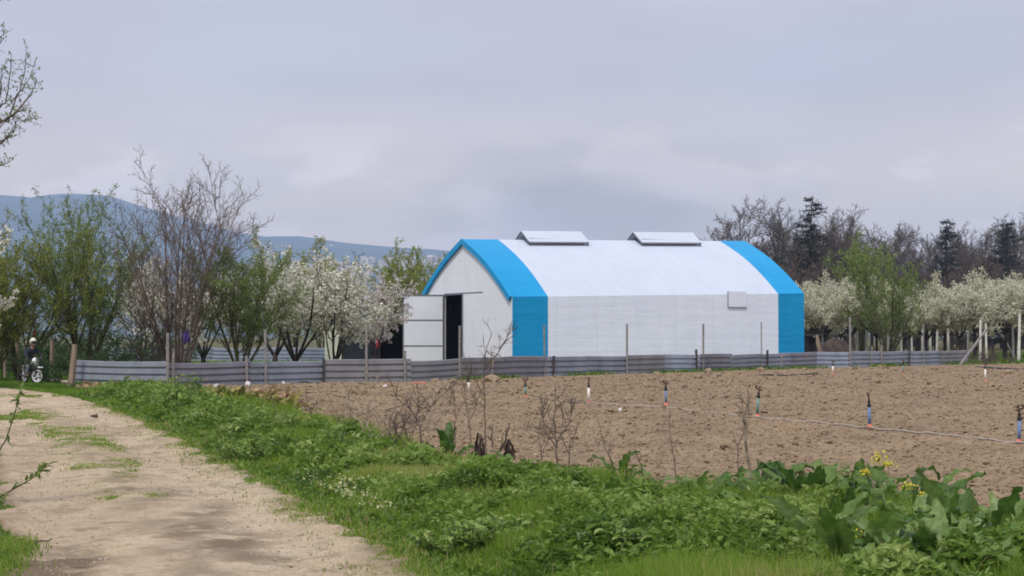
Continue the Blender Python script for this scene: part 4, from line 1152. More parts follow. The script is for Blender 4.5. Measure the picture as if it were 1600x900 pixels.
# ---------------------------------------------------------------- sprinklers on the field
def sprinkler(loc, h, pole, lab, head='full', ry=0.0):
    root = empty('field_sprinkler', loc, ry); root.rotation_euler = (RG.uniform(-.07, .07), RG.uniform(-.07, .07), ry)
    MB().lathe((0, 0, -.02), [(.01, .0), (.085, .02), (.09, .045), (.05, .065), (.028, .10), (.022, .11)], 14).build('base', M['red_plastic'], root, smooth=True)
    ph = h * .66
    MB().tube([(0, 0, .05), (.004, 0, ph)], .027 if pole != 'white_pipe' else .034, 9).build('riser', M[pole], root, smooth=True)
    v = MB(); v.lathe((0, 0, ph), [(.030, 0), (.034, .01), (.034, .05), (.022, .055), (.020, .08), (.03, .085), (.03, .10), (.012, .11)], 10)
    v.box((.035, 0, ph + .03), (.05, .022, .022)); v.build('valve', M['black_plastic'], root)
    z = ph + .11; hd = MB()
    hd.tube([(0, 0, z), (0, 0, z + h * .08)], .016, 7); zz = z + h * .08
    hd.tube([(-.07, 0, zz - .005), (0, 0, zz + .01), (.085, 0, zz + .045)], [.012, .018, .014], 7)
    hd.tube([(.0, .02, zz + .03), (-.06, .03, zz + .055), (-.095, .02, zz + .03)], .009, 5)
    hd.box((.06, .01, zz + .07), (.035, .03, .035)); hd.box((-.02, 0, zz + .06), (.03, .03, .035))
    hd.build('impact_head', M['brown_plastic'], root)
    return tag(root, lab, 'sprinkler', 'irrigation sprinklers on the ploughed field')
SPR = [(1592, 697, 57, 'blue_pipe', 'sprinkler with a blue riser nearest to the camera, at the right edge of the field'), (1359, 672, 52, 'blue_pipe', 'sprinkler with a blue riser, second nearest, left of the one at the right edge'), (1183, 655, 48, 'teal_pipe', 'thin green-grey sprinkler behind the forked dry stalk'), (1041, 636, 37, 'blue_pipe', 'small blue sprinkler third along the hose from the right edge'),
       (920, 632, 38, 'white_pipe', 'white sprinkler with a red foot midway along the hose'), (821, 623, 27, 'teal_pipe', 'small dark green sprinkler at the far left end of the hose'), (1301, 586, 20, 'white_pipe', 'white sprinkler close to the fence below the wooden post'), (1411, 586, 22, 'teal_pipe', 'dull brownish sprinkler close to the right part of the fence'), (1540, 598, 31, 'white_pipe', 'white sprinkler by the dark hose at the far right of the field'), (733, 613, 22, 'white_pipe', 'pale little sprinkler at the left of the field, near the fence')]
for i, (px, py, hp_, pole, lab) in enumerate(SPR):
    q = G(px, py); h = hp_ / F * q.y
    sprinkler((q.x, q.y, .02), h, pole, lab, ry=i * 1.1 + .3)
hpts = []
seq = [(1680, 707), (1592, 698), (1470, 684), (1359, 673.5), (1270, 664), (1183, 656.5), (1041, 640), (920, 633.5), (860, 628), (821, 624.5)]
for a, b in zip(seq[:-1], seq[1:]):
    for k in range(6):
        q = k / 6; p = G(a[0] + (b[0] - a[0]) * q, a[1] + (b[1] - a[1]) * q)
        hpts.append((p.x, p.y + .06 * math.sin(k * 1.9 + a[0]), .055 + .012 * math.sin(k * 2.3 + a[0])))
tag(MB().tube(hpts, .017, 7).build('irrigation_hose', M['hose_grey'], smooth=True), 'pale grey irrigation hose lying across the ploughed field between the sprinklers', 'hose')
def lay(name, seq, r, mat, lab, z=.06):
    p = []
    for a, b in zip(seq[:-1], seq[1:]):
        for k in range(5):
            q = G(a[0] + (b[0] - a[0]) * k / 5, a[1] + (b[1] - a[1]) * k / 5); p.append((q.x, q.y, z + .02 * math.sin(k + a[0])))
    return tag(MB().tube(p, r, 6).build(name, mat, smooth=True), lab, 'pipe')
lay('black_pipe', [(1180, 588.5), (1230, 589), (1290, 586)], .04, M['black_plastic'], 'black pipe lying in the weeds along the middle of the fence foot')
lay('black_pipe', [(1525, 575), (1560, 578.5), (1640, 580)], .06, M['black_plastic'], 'black pipe lying at the far right behind the last sprinkler')
lay('black_pipe', [(456, 599.5), (480, 602), (505, 603)], .05, M['black_plastic'], 'short black pipe lying at the fence foot left of the dead twigs')
lay('grey_pipe', [(72, 595.5), (92, 598), (108, 601.5)], .07, M['hose_grey'], 'grey pipe lying in the grass between the rider and the leaning post')
p = G(655, 602); b = MB()
for k in range(3): b.tube([(-.25 + .12 * k, .05 * k, .02), (.0 + .1 * k, .0, .04), (.2, -.06 * k, .02)], .022, 6)
tag(b.build('red_pipe_bundle', M['red_plastic'], loc=(p.x, p.y, .05)), 'bundle of red plastic pipes lying near the fence by the tent door', 'pipes')
for px, py, r, lab in ((387, 606, .10, 'white plastic bag hooked on the fence foot below the feathery green tree'), (338, 608, .08, 'small white scrap on the bare strip below the fence'), (443, 602, .06, 'white scrap at the fence foot left of the black pipe'), (602, 608, .07, 'small pale scrap on the soil near the red pipes'), (969, 645, .045, 'tiny white pebble out on the open ploughed soil')):
    q = G(px, py); b = MB(); b.ball((0, 0, r * .8), (r, r * .8, r), 6)
    V = b.V[0]; V += np.random.default_rng(int(px)).normal(0, r * .16, V.shape)
    tag(b.build('plastic_scrap', M['white_bag'], loc=(q.x, q.y, .02)), lab, 'scrap')

# ---------------------------------------------------------------- rider on a motorcycle
def skin_obj(name, verts, edges, radii, mat, parent, sub=2, root=0):
    me = bpy.data.meshes.new(name); me.from_pydata([tuple(v) for v in verts], edges, []); me.update()
    o = bpy.data.objects.new(name, me); link(o, parent)
    o.modifiers.new('skin', 'SKIN').use_smooth_shade = True
    sv_ = me.skin_vertices[0].data
    for i, r in enumerate(radii): sv_[i].radius = (r, r); sv_[i].use_root = i == root
    ss = o.modifiers.new('sub', 'SUBSURF'); ss.levels = ss.render_levels = sub
    me.materials.append(mat); return o
BP = G(50, 598.5)
M['jacket'] = mat_noise('jacket', (0.010, 0.012, 0.024), (0.025, 0.028, 0.048), 9, 0.8)
M['trousers'] = mat_noise('trousers', (0.17, 0.18, 0.22), (0.28, 0.29, 0.34), 9, 0.9)
M['helmet'] = mat_noise('helmet', (0.58, 0.57, 0.52), (0.72, 0.71, 0.66), 4, 0.3, spec=.5)
M['skin'] = mat_noise('skin', (0.25, 0.14, 0.10), (0.33, 0.19, 0.14), 9, 0.6)
M['moto_white'] = mat_noise('moto_white', (0.62, 0.64, 0.67), (0.74, 0.76, 0.80), 4, 0.3, spec=.5)
M['rubber'] = mat_noise('rubber', (0.02, 0.02, 0.02), (0.035, 0.034, 0.033), 9, 0.8)
M['engine'] = mat_noise('engine', (0.07, 0.07, 0.075), (0.18, 0.18, 0.19), 12, 0.4, 0.7)
M['lens_glass'] = mat_noise('lens_glass', (0.6, 0.65, 0.7), (0.75, 0.8, 0.85), 9, 0.1, spec=.8)
moto_rot = math.radians(-52)
moto = empty('motorcycle', (BP.x - .02, BP.y, .0), moto_rot)
tag(moto, 'small white motorcycle with pale wheels standing on the grass beside the track', 'motorcycle')
def ringm(R, r, n=26, m=8):
    a = np.arange(n) * 2 * math.pi / n; b = np.arange(m) * 2 * math.pi / m
    V = [((R + r * math.cos(q)) * math.cos(p), r * math.sin(q) * 1.3, (R + r * math.cos(q)) * math.sin(p)) for p in a for q in b]
    f = [(i * m + j, ((i + 1) % n) * m + j, ((i + 1) % n) * m + (j + 1) % m, i * m + (j + 1) % m) for i in range(n) for j in range(m)]
    return V, f
def wheel(x, steer):
    w = empty('wheel'); w.parent = moto; w.location = (x, 0, .29); w.rotation_euler = (0, 0, steer)
    b = MB(); b.add(*ringm(.270, .024)); b.build('tyre', M['rubber'], w, smooth=True)
    b = MB(); b.add(*ringm(.222, .040, 26, 6)); R_ = np.array([[1, 0, 0], [0, 0, -1], [0, 1, 0]])
    b.lathe((0, 0, 0), [(.05, -.06), (.06, -.05), (.06, .05), (.05, .06)], 10, R=R_)
    for k in range(5):
        q = k * 2 * math.pi / 5
        b.beam((.04 * math.cos(q), 0, .04 * math.sin(q)), (.21 * math.cos(q), 0, .21 * math.sin(q)), .075, .035)
    b.build('rim', M['moto_white'], w)
    return w
wheel(.62, .55); wheel(-.62, 0.0)
b = MB()
b.tube([(-.62, .0, .32), (-.3, 0, .45), (.0, 0, .40), (.28, 0, .62), (.42, 0, .80)], [.03, .045, .05, .045, .04], 7)
b.tube([(-.55, .08, .36), (-.45, .09, .72)], .018, 6); b.tube([(-.55, -.08, .36), (-.45, -.09, .72)], .018, 6); b.build('frame', M['engine'], moto)
b = MB(); b.box((.02, 0, .36), (.32, .22, .24)); b.lathe((.05, 0, .36), [(.09, -.17), (.10, -.15), (.10, .15), (.09, .17)], 12, R=np.array([[1, 0, 0], [0, 0, -1], [0, 1, 0]])); b.build('engine', M['engine'], moto)
b = MB(); b.tube([(.10, -.13, .28), (-.25, -.15, .22), (-.75, -.16, .34)], [.025, .03, .04], 8); b.build('exhaust', M['engine'], moto, smooth=True)
b = MB(); b.ball((.14, 0, .74), (.24, .14, .12), 10); b.build('tank', M['moto_white'], moto, smooth=True)
b = MB(); b.ball((-.28, 0, .76), (.34, .13, .06), 10); b.build('seat', M['rubber'], moto, smooth=True)
b = MB(); b.tube([(-.45, 0, .70), (-.72, 0, .66), (-.90, 0, .52)], [.09, .085, .06], 8); b.build('rear_mudguard', M['moto_white'], moto, smooth=True)
fk = empty('steering_fork'); fk.parent = moto; fk.location = (.62, 0, .29); fk.rotation_euler = (0, 0, .55)
b = MB()
for s_ in (-1, 1): b.tube([(0, .075 * s_, 0), (-.24, .085 * s_, .62)], .02, 7)
b.tube([(-.25, -.34, .74), (-.22, -.2, .70), (-.22, .2, .70), (-.25, .34, .74)], .014, 6)
b.build('fork_legs', M['engine'], fk)
b = MB(); b.ball((-.10, 0, .55), (.14, .19, .20), 10); b.ball((.02, 0, .34), (.26, .06, .04), 8); b.build('fairing', M['moto_white'], fk, smooth=True)
b = MB(); b.ball((-.02, 0, .54), (.04, .085, .085), 8); b.build('headlight', M['lens_glass'], fk, smooth=True)
for s_ in (-1, 1):
    b = MB(); b.ball((-.2, .36 * s_, .86), (.02, .06, .045), 6); b.tube([(-.22, .3 * s_, .73), (-.2, .36 * s_, .86)], .007, 5); b.build('mirror', M['rubber'], fk)
rider = empty('person', (BP.x - .02, BP.y, .0), moto_rot)
tag(rider, 'motorcycle rider in a dark jacket, grey trousers and a pale helmet, leaning forward', 'person')
J = [(-.22, 0, .86), (-.14, 0, 1.02), (-.04, 0, 1.20), (.04, 0, 1.34), (.08, 0, 1.42), (.10, 0, 1.50),          # pelvis .. neck 0-5
     (-.04, .20, 1.30), (.14, .30, 1.10), (.32, .28, .98), (.37, .27, .97),                                       # left arm 6-9
     (-.04, -.20, 1.30), (.14, -.30, 1.10), (.32, -.28, .98), (.37, -.27, .97),                                   # right arm 10-13
     (-.18, .11, .84), (.14, .20, .70), (.02, .19, .34), (.13, .20, .27),                                         # left leg 14-17
     (-.18, -.11, .84), (.14, -.20, .70), (.02, -.19, .34), (.13, -.20, .27)]
E = [(0, 1), (1, 2), (2, 3), (3, 4), (4, 5), (3, 6), (6, 7), (7, 8), (8, 9), (3, 10), (10, 11), (11, 12), (12, 13), (0, 14), (14, 15), (15, 16), (16, 17), (0, 18), (18, 19), (19, 20), (20, 21)]
Rr = [.13, .13, .15, .13, .065, .06, .075, .055, .042, .035, .075, .055, .042, .035, .095, .07, .05, .04, .095, .07, .05, .04]
J2 = J + [(.13, 0, 1.60), (.14, 0, 1.68)]; E2 = E + [(5, 22), (22, 23)]; R2 = Rr + [.095, .08]
skin_obj('body', J2, E2, R2, M['skin'], rider)
jk = [0, 1, 2, 3, 4, 6, 7, 8, 10, 11, 12]; mp_ = {v: i for i, v in enumerate(jk)}
skin_obj('jacket', [J[i] for i in jk], [(mp_[a], mp_[b]) for a, b in E if a in mp_ and b in mp_], [Rr[i] + (.03 if i > 5 else .035) for i in jk], M['jacket'], rider)
lg_ = [0, 14, 15, 16, 18, 19, 20]; mp_ = {v: i for i, v in enumerate(lg_)}
skin_obj('trousers', [J[i] for i in lg_], [(mp_[a], mp_[b]) for a, b in E if a in mp_ and b in mp_], [Rr[i] + .02 for i in lg_], M['trousers'], rider)
for s_ in (1, -1):
    b = MB(); b.ball((.10, .2 * s_, .27), (.13, .05, .05), 8); b.build('shoe', M['rubber'], rider, smooth=True)
    b = MB(); b.ball((.37, .27 * s_, .975), (.045, .05, .035), 7)
    for k in range(4): b.tube([(.38, (.245 + .02 * k) * s_, .99), (.415, (.245 + .02 * k) * s_, .985), (.425, (.245 + .02 * k) * s_, .955)], .010, 5)
    b.tube([(.36, .225 * s_, .98), (.39, .215 * s_, .955)], .011, 5); b.build('glove', M['jacket'], rider, smooth=True)
b = MB(); b.ball((.13, 0, 1.66), (.15, .135, .15), 12); hm = b.build('helmet', M['helmet'], rider, smooth=True)
b = MB(); b.ball((.20, 0, 1.63), (.105, .115, .075), 10); b.build('visor', M['rubber'], hm, smooth=True)
moto.scale = (.88,) * 3; rider.scale = (.88,) * 3

# ---------------------------------------------------------------- verge vegetation (uncountable)
def pickY(n, a, b, k, rng):
    q = rng.uniform(0, 1, n)
    return (a ** k + q * (b ** k - a ** k)) ** (1 / k)
def vis(x, y, m=1.2): return np.abs(x) < .312 * y + m

def grass_mesh(mb, x, y, z0, h, w, rng, tint, lean=.45):
    n = len(x); a = rng.uniform(0, 6.283, n); b = rng.uniform(0, 6.283, n)
    le = rng.uniform(.05, 1, n) * lean
    sx, sy = np.cos(a) * w * .5, np.sin(a) * w * .5
    lx, ly = np.cos(b) * le * h, np.sin(b) * le * h
    z = np.zeros(n) + z0
    P0 = np.stack([x - sx, y - sy, z - .01], 1); P1 = np.stack([x + sx, y + sy, z - .01], 1)
    P2 = np.stack([x - sx * .8 + lx * .35, y - sy * .8 + ly * .35, z + h * .55], 1); P3 = np.stack([x + sx * .8 + lx * .35, y + sy * .8 + ly * .35, z + h * .55], 1)
    P4 = np.stack([x + lx, y + ly, z + h * (1 - .35 * le)], 1)
    V = np.stack([P0, P1, P2, P3, P4], 1).reshape(-1, 3); i = np.arange(n)[:, None] * 5
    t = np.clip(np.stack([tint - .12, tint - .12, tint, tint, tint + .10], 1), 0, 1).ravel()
    mb.add(V, [i + [0, 1, 3, 2], i + [2, 3, 4]], t)
    return mb

rng = np.random.default_rng(2024)
# main verge between track and field
n = 430000
Y = pickY(n, 9.5, 50, -.95, rng); a_, b_ = xr(Y), xf(Y)
lo = np.maximum(a_ - .35, -.312 * Y - 1.2); hi = np.minimum(b_ + .30, .312 * Y + 1.2)
ok = hi > lo; Y, lo, hi, a_, b_ = Y[ok], lo[ok], hi[ok], a_[ok], b_[ok]
X = rng.uniform(lo, hi)
d = X - a_ + .45 * (fbm(X * 1.3, Y * 1.3, 41, 3) - .5) * 2; e = b_ - X + .5 * (fbm(X * 1.1, Y * 1.1, 43, 3) - .5)
pat = fbm(X * .8, Y * .8, 44, 3); dry = fbm(X * .55 + 9, Y * .4, 45, 3)
keep = (rng.uniform(0, 1, len(X)) < np.maximum(sstep(-.05, .5, d), .55 * sstep(-.50, .15, d)) * (.35 + .65 * sstep(-.25, .2, e)) * (.45 + .75 * sstep(.3, .55, pat)))
X, Y, d, e, pat, dry = [q[keep] for q in (X, Y, d, e, pat, dry)]
# taller, lusher to the right of frame and in the far left patch; trodden and short beside the track
h = .035 + .24 * sstep(.25, 1.6, d) * (.45 + .9 * sstep(.3, .65, pat))
midx = np.exp(-(((X + .9) / 1.1) ** 2 + ((Y - 20) / 3.5) ** 2))
h *= 1 - .45 * midx
h *= rng.uniform(.55, 1.25, len(X))
tint = np.clip(.46 + .55 * (pat - .5) + .30 * midx + .55 * sstep(.56, .74, dry) * (1 - .5 * sstep(.3, 1.2, d)) + rng.normal(0, .12, len(X)), 0, .93)
tint = np.where(rng.uniform(0, 1, len(X)) < .045 + .10 * midx, 1.0, tint)
w = .0055 * np.maximum(1, Y / 11) * rng.uniform(.7, 1.3, len(X))
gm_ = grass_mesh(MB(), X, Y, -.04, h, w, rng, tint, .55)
n = 90000
Yl = pickY(n, 9.5, 44, -1.0, rng); al, bl = xr(Yl), xf(Yl)
lo_ = np.maximum(al + .5, -.312 * Yl - 1); hi_ = np.minimum(bl + .15, .312 * Yl + 1); ok = hi_ > lo_; Yl, lo_, hi_, al = Yl[ok], lo_[ok], hi_[ok], al[ok]
Xl = rng.uniform(lo_, hi_); k_ = rng.uniform(0, 1, len(Xl)) < .15 + .85 * sstep(.42, .62, fbm(Xl * 1.5, Yl * 1.1, 141, 3)); Xl, Yl, al = Xl[k_], Yl[k_], al[k_]
hl_ = (.14 + .17 * sstep(.5, 1.8, Xl - al)) * rng.uniform(.5, 1.25, len(Xl)) * (1 - .45 * np.exp(-(((Xl + .9) / 1.1) ** 2 + ((Yl - 20) / 3.5) ** 2)))
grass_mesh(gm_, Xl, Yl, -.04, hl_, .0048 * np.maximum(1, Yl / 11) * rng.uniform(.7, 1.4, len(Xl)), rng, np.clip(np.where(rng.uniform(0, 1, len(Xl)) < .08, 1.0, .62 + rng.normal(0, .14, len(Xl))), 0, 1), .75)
n = 34000
Yl = pickY(n, 9.0, 40, -1.0, rng); dl = rng.normal(.02, .16, n); Xl = xr(Yl) + dl; k_ = vis(Xl, Yl) & (rng.uniform(0, 1, n) < .25 + .75 * sstep(.38, .6, fbm(Xl * 2.4, Yl * 1.6, 151, 3)))
Xl, Yl, dl = Xl[k_], Yl[k_], dl[k_]
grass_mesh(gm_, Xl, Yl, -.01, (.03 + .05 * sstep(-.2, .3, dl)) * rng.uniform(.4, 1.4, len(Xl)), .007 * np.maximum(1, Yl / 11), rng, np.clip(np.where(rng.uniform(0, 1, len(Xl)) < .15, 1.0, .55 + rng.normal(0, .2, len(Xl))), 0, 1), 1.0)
# left of the track and the apron where the motorcycle stands
n = 60000
Y = pickY(n, 9, 66, -.6, rng)
Tn = 2.85; xl = xr(Y) - 2.95 - .2 * np.maximum(0, (Y - 30) / 10)
lo = np.maximum(-.312 * Y - 1.0, -400); hi = np.minimum(xl + .35, lo + 3.2)
ok = hi > lo; Y2, lo2, hi2, xl2 = Y[ok], lo[ok], hi[ok], xl[ok]; X = rng.uniform(lo2, hi2)
d = xl2 - X; pat = fbm(X * .9, Y2 * .9, 61, 3)
h = (.03 + .16 * sstep(.0, .6, d)) * rng.uniform(.5, 1.3, len(X)) * (.5 + pat)
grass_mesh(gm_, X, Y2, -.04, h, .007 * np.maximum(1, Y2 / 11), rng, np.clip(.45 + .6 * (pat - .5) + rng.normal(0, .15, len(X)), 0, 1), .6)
# strip between the far bend of the track and the fence
n = 60000
Y = pickY(n, 34, 66, -.3, rng); lo = np.maximum(xr(Y) + .1, -.312 * Y - 1); hi = xr(Y) + 4.2
hi = np.where(Y > 50, np.maximum(hi, -14.2), np.minimum(hi, xf(Y) - .2)); ok = hi > lo; Y = Y[ok]; X = rng.uniform(lo[ok], hi[ok]); pat = fbm(X * .5, Y * .5, 66, 3)
grass_mesh(gm_, X, Y, -.04, .10 * rng.uniform(.4, 1.4, len(X)) * (.4 + pat), .028, rng, np.clip(.40 + .8 * (pat - .5) + rng.normal(0, .15, len(X)), 0, 1), .7)
# along the fence foot
X_, Y_, T_ = [], [], []
for a, b in zip(FENCE[:-1], FENCE[1:]):
    L = (b - a).length; n = int(L * 130); q = rng.uniform(0, 1, n); xx = a.x + (b.x - a.x) * q; yy_ = a.y + (b.y - a.y) * q - np.abs(rng.normal(0, .45, n)) - .05
    den = sstep(.48, .62, fbm(xx * .35, yy_ * .35, 71, 3)) + (np.abs(xx - 11) < 5) * .6
    k_ = rng.uniform(0, 1, n) < den; X_.append(xx[k_]); Y_.append(yy_[k_])
X = np.concatenate(X_); Y = np.concatenate(Y_)
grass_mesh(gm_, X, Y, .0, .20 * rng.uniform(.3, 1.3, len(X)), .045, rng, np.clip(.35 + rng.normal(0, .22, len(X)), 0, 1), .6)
# meadow behind the fence under the orchard and the trees
n = 50000
Y = pickY(n, 60, 170, -.4, rng); X = rng.uniform(-.33, .33, n) * Y
fyy = np.interp(X, fx_, fy_); k_ = (Y > fyy + 1) & ~((np.abs(X - 3) < 14) & (Y > 84) & (Y < 112)) & ((X < 0) | (X > .19 * Y)); X, Y = X[k_], Y[k_]
pat = fbm(X * .3, Y * .3, 76, 3)
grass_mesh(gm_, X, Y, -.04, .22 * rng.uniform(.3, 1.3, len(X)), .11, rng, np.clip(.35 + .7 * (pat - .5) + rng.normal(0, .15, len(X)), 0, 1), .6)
# tufts on the crown of the track
def tuft(seq, wd_, n, hh, th=.42):
    """sparse creeping grass along a line of photo points on the track"""
    c = [G(*q) for q in seq]; t_ = rng.uniform(0, len(c) - 1.001, n); i = t_.astype(int); f = t_ - i
    cx_ = np.array([q.x for q in c]); cy_ = np.array([q.y for q in c])
    off = rng.normal(0, 1, n) * wd_
    X = cx_[i] + (cx_[i + 1] - cx_[i]) * f + off; Y = cy_[i] + (cy_[i + 1] - cy_[i]) * f + rng.normal(0, .15, n)
    k_ = fbm(X * 2.2, Y * 1.1, 81, 4) > th + .10 * np.abs(off / wd_) - .05; X, Y = X[k_], Y[k_]
    grass_mesh(gm_, X, Y, .0, hh * rng.uniform(.3, 1.3, len(X)), .008 * np.maximum(1, Y / 14), rng, np.clip(.62 + rng.normal(0, .22, len(X)), 0, 1), 1.1)
tuft([(55, 641), (85, 660), (110, 676), (135, 696), (155, 716), (172, 742)], .20, 34000, .034, .29)
tuft([(150, 712), (172, 740), (195, 770), (215, 790)], .16, 6000, .025, .42); tuft([(175, 779), (225, 778)], .14, 3000, .035, .40); tuft([(195, 748), (212, 742)], .1, 900, .03, .45)
tuft([(-10, 655), (30, 650)], .5, 2500, .05, .42); tuft([(-5, 900), (5, 865), (14, 850)], .10, 3500, .07, .36); tuft([(-20, 622), (40, 618)], 1.0, 2500, .05, .42)
o = gm_.build('grass', M['grass']); o['kind'] = 'stuff'; o['label'] = 'green grass of the verge, the track crown and the meadow'

# broad-leaved ground cover: small leaves in drifts
wd = MB()
n = 230000
Y = pickY(n, 9.5, 46, -1.0, rng); a_, b_ = xr(Y), xf(Y)
lo = np.maximum(a_ + .15, -.312 * Y - 1.2); hi = np.minimum(b_ + .2, .312 * Y + 1.2); ok = hi > lo; Y, lo, hi, a_, b_ = Y[ok], lo[ok], hi[ok], a_[ok], b_[ok]
X = rng.uniform(lo, hi); d = X - a_; e = b_ - X
pat = fbm(X * .9 + 5, Y * .7, 91, 3); clump = fbm(X * 2.6, Y * 2.2, 92, 2)
lush = np.clip(sstep(.5, 1.4, d), 0, 1) * np.clip(sstep(22, 30, Y) + .85 * sstep(.43, .56, pat) + .45 * sstep(.8, 2.2, X) * sstep(.36, .5, pat) + .9 * np.exp(-((X - 1.3) / 1.3) ** 2 - ((Y - 11.9) / 1.3) ** 2), 0, 1)
keep = rng.uniform(0, 1, len(X)) < lush * (.15 + .65 * sstep(.35, .6, clump)) + .07
X, Y, d, e, pat, clump, lush = [q[keep] for q in (X, Y, d, e, pat, clump, lush)]
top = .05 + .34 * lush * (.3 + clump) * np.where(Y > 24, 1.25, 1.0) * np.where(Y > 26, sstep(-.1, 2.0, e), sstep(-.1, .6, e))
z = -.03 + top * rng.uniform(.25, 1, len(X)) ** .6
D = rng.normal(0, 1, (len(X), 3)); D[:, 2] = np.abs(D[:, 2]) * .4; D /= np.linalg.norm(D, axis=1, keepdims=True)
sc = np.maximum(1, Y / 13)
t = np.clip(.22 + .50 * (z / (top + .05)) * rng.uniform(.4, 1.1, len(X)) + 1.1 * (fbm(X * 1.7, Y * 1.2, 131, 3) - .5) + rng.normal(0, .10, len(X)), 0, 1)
def leaf_batch(mb, Q, D, l, w, tint, rng):
    n = len(Q); d, u, ww = frames(D, rng, .25); up = ww[:, 2] < 0; ww[up] *= -1
    l = l[:, None]; w = w[:, None]
    pts = [Q, Q + d * l * .35 + u * w * .5 + ww * w * .12, Q + d * l * .75 + u * w * .36 + ww * w * .05, Q + d * l - ww * l * .12, Q + d * l * .75 - u * w * .36 + ww * w * .05, Q + d * l * .35 - u * w * .5 + ww * w * .12]
    V = np.stack(pts, 1).reshape(-1, 3); i = np.arange(n)[:, None] * 6
    mb.add(V, [np.concatenate([i + [0, 1, 2, 3], i + [0, 3, 4, 5]])], np.repeat(tint, 6))
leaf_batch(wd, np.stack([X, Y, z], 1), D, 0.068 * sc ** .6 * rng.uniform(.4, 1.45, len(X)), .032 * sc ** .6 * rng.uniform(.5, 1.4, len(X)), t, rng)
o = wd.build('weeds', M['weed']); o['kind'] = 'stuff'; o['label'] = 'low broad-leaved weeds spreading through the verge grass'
# pale tiny flowers in the short patch of verge
fl = MB(); n = 2200
c = G(610, 772); X = c.x + rng.normal(0, .75, n); Y = c.y + rng.normal(0, 1.3, n)
k_ = (X > xr(Y) + .5) & (fbm(X * 2, Y * 2, 95, 2) > .42); X, Y = X[k_], Y[k_]
Q = np.stack([X, Y, .05 + rng.uniform(0, .07, len(X))], 1); petals(fl, Q, rng, .011, (0, 1))
o = fl.build('tiny_flowers', M['petal_pale']); o['kind'] = 'stuff'; o['label'] = 'pale tiny flowers sprinkled over the short verge grass'

# clods on the ploughed soil and stones on the track
def rocks(name, X, Y, Z, R, mat, rng, label):
    ico = bmesh.new(); bmesh.ops.create_icosphere(ico, subdivisions=1, radius=1.0)
    v0 = np.array([v.co[:] for v in ico.verts]); f0 = np.array([[q.index for q in f.verts] for f in ico.faces]); ico.free()
    n = len(X); m = len(v0)
    V = v0[None] * (1 + rng.normal(0, .22, (n, m, 1))) * R[:, None, None] * np.stack([rng.uniform(.8, 1.4, n), rng.uniform(.8, 1.4, n), rng.uniform(.5, .9, n)], 1)[:, None, :]
    a = rng.uniform(0, 6.28, n); ca, sa = np.cos(a)[:, None], np.sin(a)[:, None]
    V = np.stack([V[..., 0] * ca - V[..., 1] * sa, V[..., 0] * sa + V[..., 1] * ca, V[..., 2]], -1) + np.stack([X, Y, Z], 1)[:, None, :]
    f = (np.arange(n)[:, None, None] * m + f0[None]).reshape(-1, 3)
    o = MB().add(V.reshape(-1, 3), f).build(name, mat); o['kind'] = 'stuff'; o['label'] = label
n = 60000
s_ = rng.uniform(-.25, .40, n); i = np.clip(((s_ + .262) / (.682) * (NC - 1)).astype(int), 0, NC - 1)
q = rng.uniform(0, 1, n) ** 1.15; Y = yn[i] * (yf[i] / yn[i]) ** (q * .98 + .01); X = s_ * Y
R = .0095 * np.exp(rng.normal(0, .55, n)) * np.maximum(1, Y / 17) ** .75
rocks('soil_clods', X, Y, soil_h(X, Y) + .02 + R * .25, R, mat_soil('clod_soil', 1.08), rng, 'crumbly brown clods covering the ploughed field')
n = 7000
Y = pickY(n, 9, 50, -1.0, rng); q = rng.uniform(0.02, .98, n); X = xr(Y) - q * 2.8; k_ = vis(X, Y); X, Y = X[k_], Y[k_]
R = .0042 * np.exp(rng.normal(0, .5, len(X))) * np.maximum(1, Y / 14) ** .6
rocks('gravel', X, Y, np.full(len(X), .0), R, mat_noise('track_stone', (0.34, 0.275, 0.21), (0.50, 0.42, 0.34), 20, 1.0), rng, 'small pale stones strewn on the dirt track')

